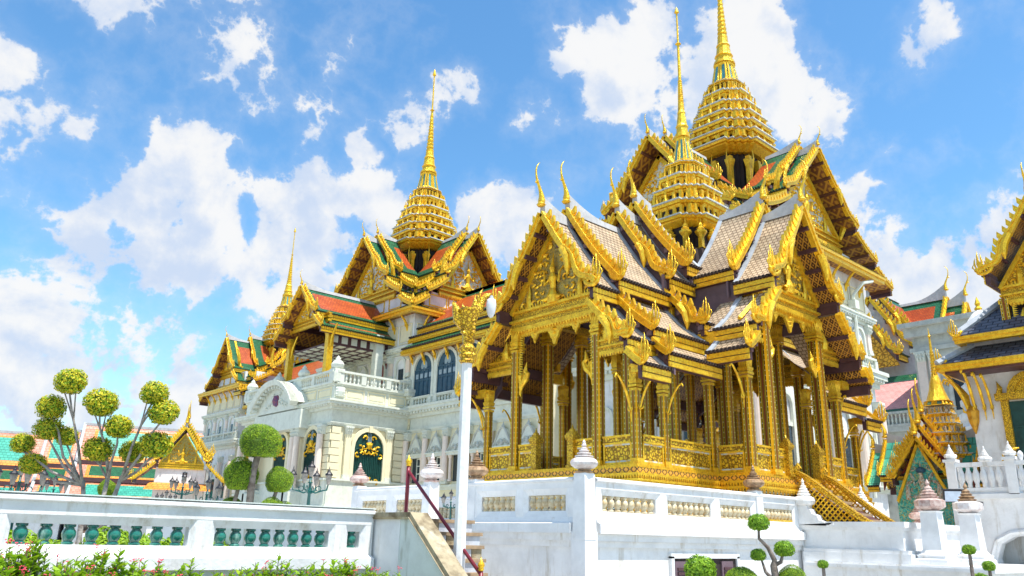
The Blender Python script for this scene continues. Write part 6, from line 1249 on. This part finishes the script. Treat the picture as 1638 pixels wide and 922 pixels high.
for i, (x, y, h) in enumerate(((1.75, 9.3, 1.30), (2.15, 9.6, 1.42), (2.55, 9.4, 1.28), (2.95, 9.6, 1.38), (3.35, 9.3, 1.17), (3.75, 9.55, 1.16), (4.15, 9.5, 1.10), (4.55, 9.5, 1.21), (4.9, 9.6, 1.24), (5.3, 9.5, 1.18), (5.7, 9.6, 1.26), (6.1, 9.6, 1.16), (6.45, 9.7, 1.1), (2.3, 8.7, 1.22), (3.0, 8.8, 1.15), (3.8, 8.8, 1.02), (4.7, 8.8, 1.04))):
    stem_shrub(x, y, h + .16, ORD[i] + ' pink flowered leafy shrub from the left, at the foot of the white balustrade', 40 + i, 85, .42)
# ================================================================ RIGHT: WHITE HALL WITH SLATE ROOF
wh = thing('white_slate_hall', 'white hall with dark slate roofs and gilded gable, cut off by the right edge', 'hall', (29, 6.3, 0))
def hp(a, b, c, d, e, f_, mt, nm): m = MB(); m.box(a, b, c, d, e, f_); return part(m, nm, mt, wh)
hp(29.0, 40, 3.2, 9.15, 3.1, 7.3, 'white', 'wall')
def skirt(x0, y0, y1, z0, x1, ya, yb, z1, nm):
    L = math.hypot(x1 - x0, z1 - z0)
    m = MB(); m.add([(x0, y1, z0), (x0, y0, z0), (x1, ya, z1), (x1, yb, z1)], [(0, 1, 2, 3)], 0, [(y1, L), (y0, L), (ya, 0), (yb, 0)])
    m.add([(x0, y1, z0), (x1, yb, z1), (45, yb, z1), (45, y1, z0)], [(0, 1, 2, 3)], 0, [(x0, L), (x1, 0), (45, 0), (45, L)]); part(m, nm, 'slate', wh)
    m = MB(); m.tube([(x0, y1 + .02, z0 + .03), (x1, yb + .02, z1 + .05)], .13, 6); part(m, 'hip_plaster', 'ridgegrey', wh)
    m = MB(); m.box(x0 - .02, x0 + .2, y0, y1 + .05, z0 - .26, z0 - .02); m.box(x0 + .2, 45, y1 - .15, y1 + .05, z0 - .26, z0 - .02); m.box(x0 - .06, x0 - .02, y0, y1 + .08, z0 - .14, z0 - .03); part(m, 'eave_beam', 'gold', wh)
    m = MB(); m.box(x1 - .12, x1 + .1, ya, yb + .1, z1 - .04, z1 + .1); part(m, 'plaster_band', 'plaster', wh)
skirt(28.0, 3.2, 9.65, 7.45, 29.0, 3.2, 8.75, 8.12, 'slate_skirt'); skirt(28.2, 3.2, 9.05, 8.35, 29.6, 3.2, 7.9, 9.55, 'slate_skirt')
hp(28.1, 40, 3.2, 9.5, 7.12, 7.2, 'maroon', 'soffit')
HS2 = dict(ST, tiles=('slate',), sc=1.0, rise=.3, chofa=.5, naga=.8, wave=.16, strip=False, ov=.8)
Fh = frame(34.0, 6.2, '-x'); roof_layer(wh, Fh, 6.1, 0, [(0, 12.5, 1.65, 10.2)], HS2, first=True)
pediment(wh, Fh, 5.2, 1.35, 9.9, 11.9, 'carved', beam=True, big=1.)
fringe(wh, Fh, 5.2, -1.2, 1.2, 9.4, [(.5, .5, .15), (.2, .35, .1), (.8, .35, .1)], side=.5)
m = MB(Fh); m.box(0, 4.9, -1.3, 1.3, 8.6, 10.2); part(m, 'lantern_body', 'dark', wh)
for y in (7.6, 4.8): m = MB(); m.cb(28.8, y, 8.5, .24, .24, 1.0); m.cb(28.8, y, 9.3, .3, .3, .15); part(m, 'gable_column', 'mosaic', wh)
for y, z in ((9.6, 7.5), (9.0, 8.4)): inst(NAGA, 'naga_finial', wh, T(28.1, y, z) @ Matrix.Scale(.6, 4))
for y, sc_ in ((9.0, 1.5), (8.72, 1.35), (8.5, 1.25)): inst(BRK, 'naga_bracket', wh, T(29.0, y, 5.95) @ RZ(math.pi / 2) @ Matrix.Scale(sc_, 4))
for dx in (0, .25, .5): inst(BRK, 'naga_bracket', wh, T(29.15 + dx, 9.1, 5.95) @ Matrix.Scale(1.4, 4))
inst(BRK, 'naga_bracket', wh, T(29.0, 9.12, 5.9) @ RZ(math.pi / 4) @ Matrix.Scale(1.75, 4))
m = MB(); m.lathe([(.02, 5.2), (.16, 5.6), (.2, 5.95), (.1, 6.1)], 8, 28.95, 9.1); part(m, 'bracket_bud', 'gold_dull', wh)
# door
hp(28.96, 29.02, 6.55, 8.0, 3.95, 6.15, 'teal', 'door'); 
m = MB(); 
for y0, y1, z0, z1 in ((7.35, 7.4, 4, 6.1), (6.6, 7.95, 5.3, 5.36)): m.box(28.92, 28.96, y0, y1, z0, z1)
part(m, 'door_bars', 'teal', wh)
m = MB(); m.box(28.85, 29, 8.0, 8.22, 3.95, 6.2); m.box(28.85, 29, 6.33, 6.55, 3.95, 6.2); m.box(28.78, 29, 6.2, 8.35, 6.2, 6.42)
FD = T(28.95, 7.27, 0) @ RZ(-math.pi / 2)
mm = MB(FD); ring_frame(mm, FD, 0, 1.0, 6.42, 6.85, .22, -.16, 0); mm.prism([(a, b) for a, b in arch(1.1, 6.42, 6.95)], 'y', -.06, 0); mm.tube([(0, -.1, 7.0), (0, -.12, 7.2), (0, -.1, 7.55)], [.12, .08, .0], 6)
for sd in (-1, 1): mm.tube([(sd * .95, -.1, 6.4), (sd * .9, -.12, 6.6), (sd * .98, -.1, 6.85)], [.1, .08, .0], 6)
part(m, 'door_frame', 'carved_small', wh); part(mm, 'door_crest', 'carved_small', wh)
# balcony with ogee arch
bc = thing('white_balcony', 'white raised balcony with pointed piers and an ogee arch beneath, lower right corner', 'balcony', (26, 7, 0))
ex_ = [(8.25, 0), (8.25, .9), (8.45, 1.25), (8.4, 1.6), (8.1, 1.85), (7.75, 1.95), (7.5, 2.3), (7.3, 2.15)]
og = [(-(y - 6.9), z) for y, z in ((8.0, 0), (8.0, 1.0), (8.1, 1.35), (7.95, 1.75), (7.6, 1.95), (7.25, 2.0), (6.9, 2.2))]; og = og + [(-a, b) for a, b in reversed(og[:-1])]
Fb2 = T(26.0, 6.9, 0) @ RZ(-math.pi / 2)
m = MB(Fb2); rect = []
for a, b in og:
    k = max(abs(a) / 2.1, (b) / 3.1, .01); rect.append((max(-2.1, min(2.1, a / k)), min(3.1, b / k)) if b > 0 else ((-2.1 if a < 0 else 2.1), 0))
for y in (0, .35):
    for i in range(len(og) - 1): m.add([(og[i][0], y, og[i][1]), (og[i + 1][0], y, og[i + 1][1]), (rect[i + 1][0], y, rect[i + 1][1]), (rect[i][0], y, rect[i][1])], [(0, 1, 2, 3)])
m.add([(-2.1, 0, 3.1), (2.1, 0, 3.1), (rect[len(og) // 2][0], 0, 3.1)], [(0, 1, 2)])
for i in range(len(og) - 1): m.add([(og[i][0], 0, og[i][1]), (og[i + 1][0], 0, og[i + 1][1]), (og[i + 1][0], .35, og[i + 1][1]), (og[i][0], .35, og[i][1])], [(0, 1, 2, 3)])
m.box(-2.2, -2.08, 0.001, 3, 0, 3.1); part(m, 'arched_wall', 'white', bc)
m = MB(Fb2)
for a, b in zip(og, og[1:]): m.tube([(a[0] * 1.1, -.03, a[1] * 1.05), (b[0] * 1.1, -.03, b[1] * 1.05)], .06, 5)
part(m, 'arch_moulding', 'white', bc)
m = MB(); m.box(26.9, 27.0, 3, 9, 0, 3); m.box(26.0, 29, 3.0, 9.0, 3.08, 3.2); m.box(25.9, 26.3, 3.0, 9.1, 2.98, 3.12); part(m, 'balcony_floor', 'white', bc)
m = MB(Fb2); m.box(-2.2, 3, -.06, .1, 3.9, 4.02); m.box(-2.2, 3, -.02, .08, 3.2, 3.3); part(m, 'rail', 'white', bc)
UR = lathe_me('open_baluster', [(.05, 0), (.07, .05), (.05, .1), (.11, .25), (.10, .4), (.05, .52), (.06, .6)], 8, 'white')
for i in range(13): 
    a = -1.85 + i * .2 + (.18 if i > 5 else 0)
    inst(UR, 'baluster', bc, Fb2 @ T(a, .03, 3.3))
for a in (-2.08, -.5, .95): 
    m = MB(Fb2); m.cb(a, .03, 3.1, .26, .26, .95); m.cb(a, .03, 4.05, .36, .36, .08); part(m, 'pier', 'white', bc)
    inst(SF, 'stepped_finial', bc, Fb2 @ T(a, .03, 4.1) @ Matrix.Scale(.5, 4))
for a in (-1.3, .2): inst(SF, 'stepped_finial', bc, Fb2 @ T(a, .5, 4.0) @ Matrix.Scale(.55, 4))
# small serpent lamp over the balcony
sl_ = thing('serpent_lamp', 'small gold serpent bracket holding a white lamp above the balcony rail', 'lamp', (26.1, 7.1, 4.0))
m = MB(); m.tube([(26.1, 7.6, 4.0), (26.1, 7.55, 4.2), (26.1, 7.35, 4.35), (26.1, 7.15, 4.38)], [.05, .07, .05, .02], 6); part(m, 'serpent', 'gold', sl_, smooth=True)
m = MB(); m.lathe([(.0, 4.02), (.05, 4.05), (.08, 4.17), (.07, 4.24), (.02, 4.3)], 10, 26.1, 7.15); part(m, 'globe', 'lampglass', sl_, smooth=True)
# mosaic spired shrine
ms = thing('mosaic_shrine', 'small porcelain covered shrine with tiered spire and serpent gables, behind the white block', 'shrine', (31.3, 11.2, 2))
MST = dict(ST, tiles=('orange_tile',), sc=.62, naga=.55, chofa=.62, wave=0, strip=False, rise=.25, ov=.3, endwall='redwood')
for arm, ls in (('-x', [(1.6, 1.15, 0), (1.15, .7, .45), (.7, .2, .9)]), ('+y', [(2.2, 1.7, -.2), (1.7, .4, .15)]), ('-y', [(2.2, 1.7, -.2), (1.7, .4, .15)])):
    Fm = frame(31.3, 11.35, arm)
    for i, (a, b, dz) in enumerate(ls): roof_layer(ms, Fm, a, b, [(0, 5.35 + dz, 1.0, 3.95 + dz)], dict(MST, tiles=('orange_tile',) if arm == '-x' else ('teal_tile',), ridge='plaster'), first=(i == 0))
Fm = frame(31.3, 11.35, '-x'); pediment(ms, Fm, 1.35, .85, 3.2, 5.1, 'turq', beam=False, big=.7, scroll='multimosaic')
m = MB(Fm); m.lathe([(.0, -.14), (.16, -.05), (.16, .05), (0, .14)], 10, 1.42, 0, 4.2); part(m, 'blue_medallion', 'blue', ms)
m = MB(); m.box(30.2, 32.4, 10.3, 12.4, 0, 3.9); part(m, 'shrine_body', 'turq', ms)
spire(ms, 31.3, 10.95, [(4.75, .92), (5.15, .8), (5.52, .67), (5.88, .54), (6.25, .42)], (6.6, .42, 6.75, .38), [(6.75, .42), (6.9, .36), (7.2, .26), (7.5, .20), (7.75, .12)] + ringed(7.75, .12, 8.7, .06, 9) + [(8.7, .05), (9.2, .035), (9.25, .06), (9.3, .03), (9.62, .0)], edge='cornicewhite', gm='gold', wm='multimosaic', pm='multimosaic')
m = MB(); m.lathe([(1.0, 4.2), (1.05, 4.45), (.98, 4.6), (.8, 4.9)], 12, 31.3, 10.95); part(m, 'mosaic_drum', 'multimosaic', ms)
# white prang behind
wp = thing('white_prang', 'white ribbed bud-shaped tower with small gold tip, between grey hall and slate roof', 'tower', (50, 14.4, 0))
m = MB(); pr = [(2.6, 0), (2.6, 6)]
for i in range(9): z = 6 + i * .8; r_ = 2.2 - i * .14; pr += [(r_ * .9, z), (r_, z + .15), (r_, z + .45), (r_ * .88, z + .6)]
m.lathe(pr, 16, 50, 14.6); part(m, 'tiered_body', 'white', wp)
m = MB(); m.lathe([(.95, 0), (1.05, .35), (1.0, .9), (.8, 1.5), (.45, 2.0), (.15, 2.3)], 14, 50, 14.6, 12.6); part(m, 'bud', 'white', wp)
m = MB(); m.lathe([(.15, 0), (.22, .15), (.1, .3), (.16, .45), (.0, .9)], 8, 50, 14.6, 14.85); part(m, 'gold_tip', 'gold', wp)
# floodlight
fl_ = thing('floodlight', 'black framed floodlight on a dark green pole beside the marble topped pier', 'floodlight', (24.1, 8.1, 0))
m = MB(); m.tube([(24.15, 7.95, 0), (24.15, 7.95, 2.85)], .07, 8); part(m, 'pole', 'teal', fl_)
m = MB(); m.box(23.9, 24.4, 7.75, 7.95, 2.72, 2.82); part(m, 'bracket', 'blackmetal', fl_)
q = T(23.85, 8.3, 2.95) @ Matrix.Rotation(.5, 4, 'Z') @ Matrix.Rotation(-.35, 4, 'Y')
m = MB(q); m.box(0, .12, -.24, .24, -.17, .17); m.loft([[(.12, -.24, -.17), (.12, .24, -.17), (.12, .24, .17), (.12, -.24, .17)], [(.25, -.08, -.06), (.25, .08, -.06), (.25, .08, .06), (.25, -.08, .06)]]); m.box(.0, .02, -.27, .27, .17, .19); part(m, 'housing', 'blackmetal', fl_)
m = MB(q); m.box(-.012, 0, -.20, .20, -.14, .14); part(m, 'glass', 'floodglass', fl_)
# ================================================================ VISITORS
def person(x, y, top, legs, label, rz=0., h=1.65):
    t = thing('person', label, 'person', (x, y, 0), 'visitors walking behind the balustrade'); me = bpy.data.meshes.new('body')
    V = [(0, 0, .92), (0, 0, 1.12), (0, 0, 1.36), (0, .01, 1.46), (0, -.01, 1.56), (0, 0, 1.63), (.10, 0, .88), (.11, -.06, .5), (.11, .02, .09), (.11, -.10, .03), (-.10, 0, .88), (-.11, .08, .5), (-.11, .14, .10), (-.11, .03, .04), (.18, 0, 1.36), (.24, .03, 1.12), (.22, -.10, .92), (.21, -.16, .84), (-.18, 0, 1.36), (-.24, 0, 1.12), (-.22, .02, .88), (-.21, .02, .79)]
    E_ = [(0, 1), (1, 2), (2, 3), (3, 4), (4, 5), (0, 6), (6, 7), (7, 8), (8, 9), (0, 10), (10, 11), (11, 12), (12, 13), (2, 14), (14, 15), (15, 16), (16, 17), (2, 18), (18, 19), (19, 20), (20, 21)]
    rad = [.14, .13, .15, .055, .095, .06, .09, .06, .045, .035, .09, .06, .045, .035, .06, .042, .032, .03, .06, .042, .032, .03]
    me.from_pydata(V, E_, []); o = bpy.data.objects.new('body', me); COL.objects.link(o); o.parent = t; t.rotation_euler.z = rz
    md = o.modifiers.new('skin', 'SKIN'); 
    for i, sv in enumerate(me.skin_vertices[0].data): sv.radius = (rad[i], rad[i] * .8); sv.use_root = (i == 0)
    s2 = o.modifiers.new('sub', 'SUBSURF'); s2.levels = 1; s2.render_levels = 1; me.materials.append(M['skin'])
    for nm, mt, pf in (('shirt', top, [(.165, .93), (.16, 1.1), (.19, 1.3), (.15, 1.41), (.06, 1.45)]), ('trousers', legs, [(.14, .5), (.155, .75), (.165, .94)])): m = MB(Matrix.Diagonal((1, .75, 1, 1))); m.lathe(pf, 12); q = bpy.data.objects.new(nm, m.mesh(nm, [M[mt]], smooth=True)); COL.objects.link(q); q.parent = t
    m = MB(); m.lathe([(.105, 1.52), (.112, 1.60), (.09, 1.68), (.0, 1.72)], 12, 0, .02); q = bpy.data.objects.new('hair', m.mesh('hair', [M['hair']], smooth=True)); COL.objects.link(q); q.parent = t
for i, (x, y, a, b, rz, lb) in enumerate(((7.0, 30, 'cloth_pink', 'cloth_blue', .4, 'pink top and blue trousers, walking'), (7.9, 29, 'white', 'hair', 2, 'white shirt and dark trousers'), (8.4, 30.5, 'cloth_blue', 'hair', 1, 'blue shirt, standing'), (12.4, 28, 'cloth_pink', 'hair', 3, 'pink shirt, dark trousers'), (13.6, 27, 'cloth_blue', 'cloth_blue', .7, 'blue shirt and trousers'), (4.2, 30.5, 'hair', 'cloth_blue', .2, 'dark shirt and blue trousers'))):
    person(x, y, a, b, 'visitor in ' + lb + ', seen through the balusters', rz)
g = MB(); g.box(-600, 1500, -400, 1500, -.2, 0); tagit(part(g, 'ground', 'ground'), kind='structure')
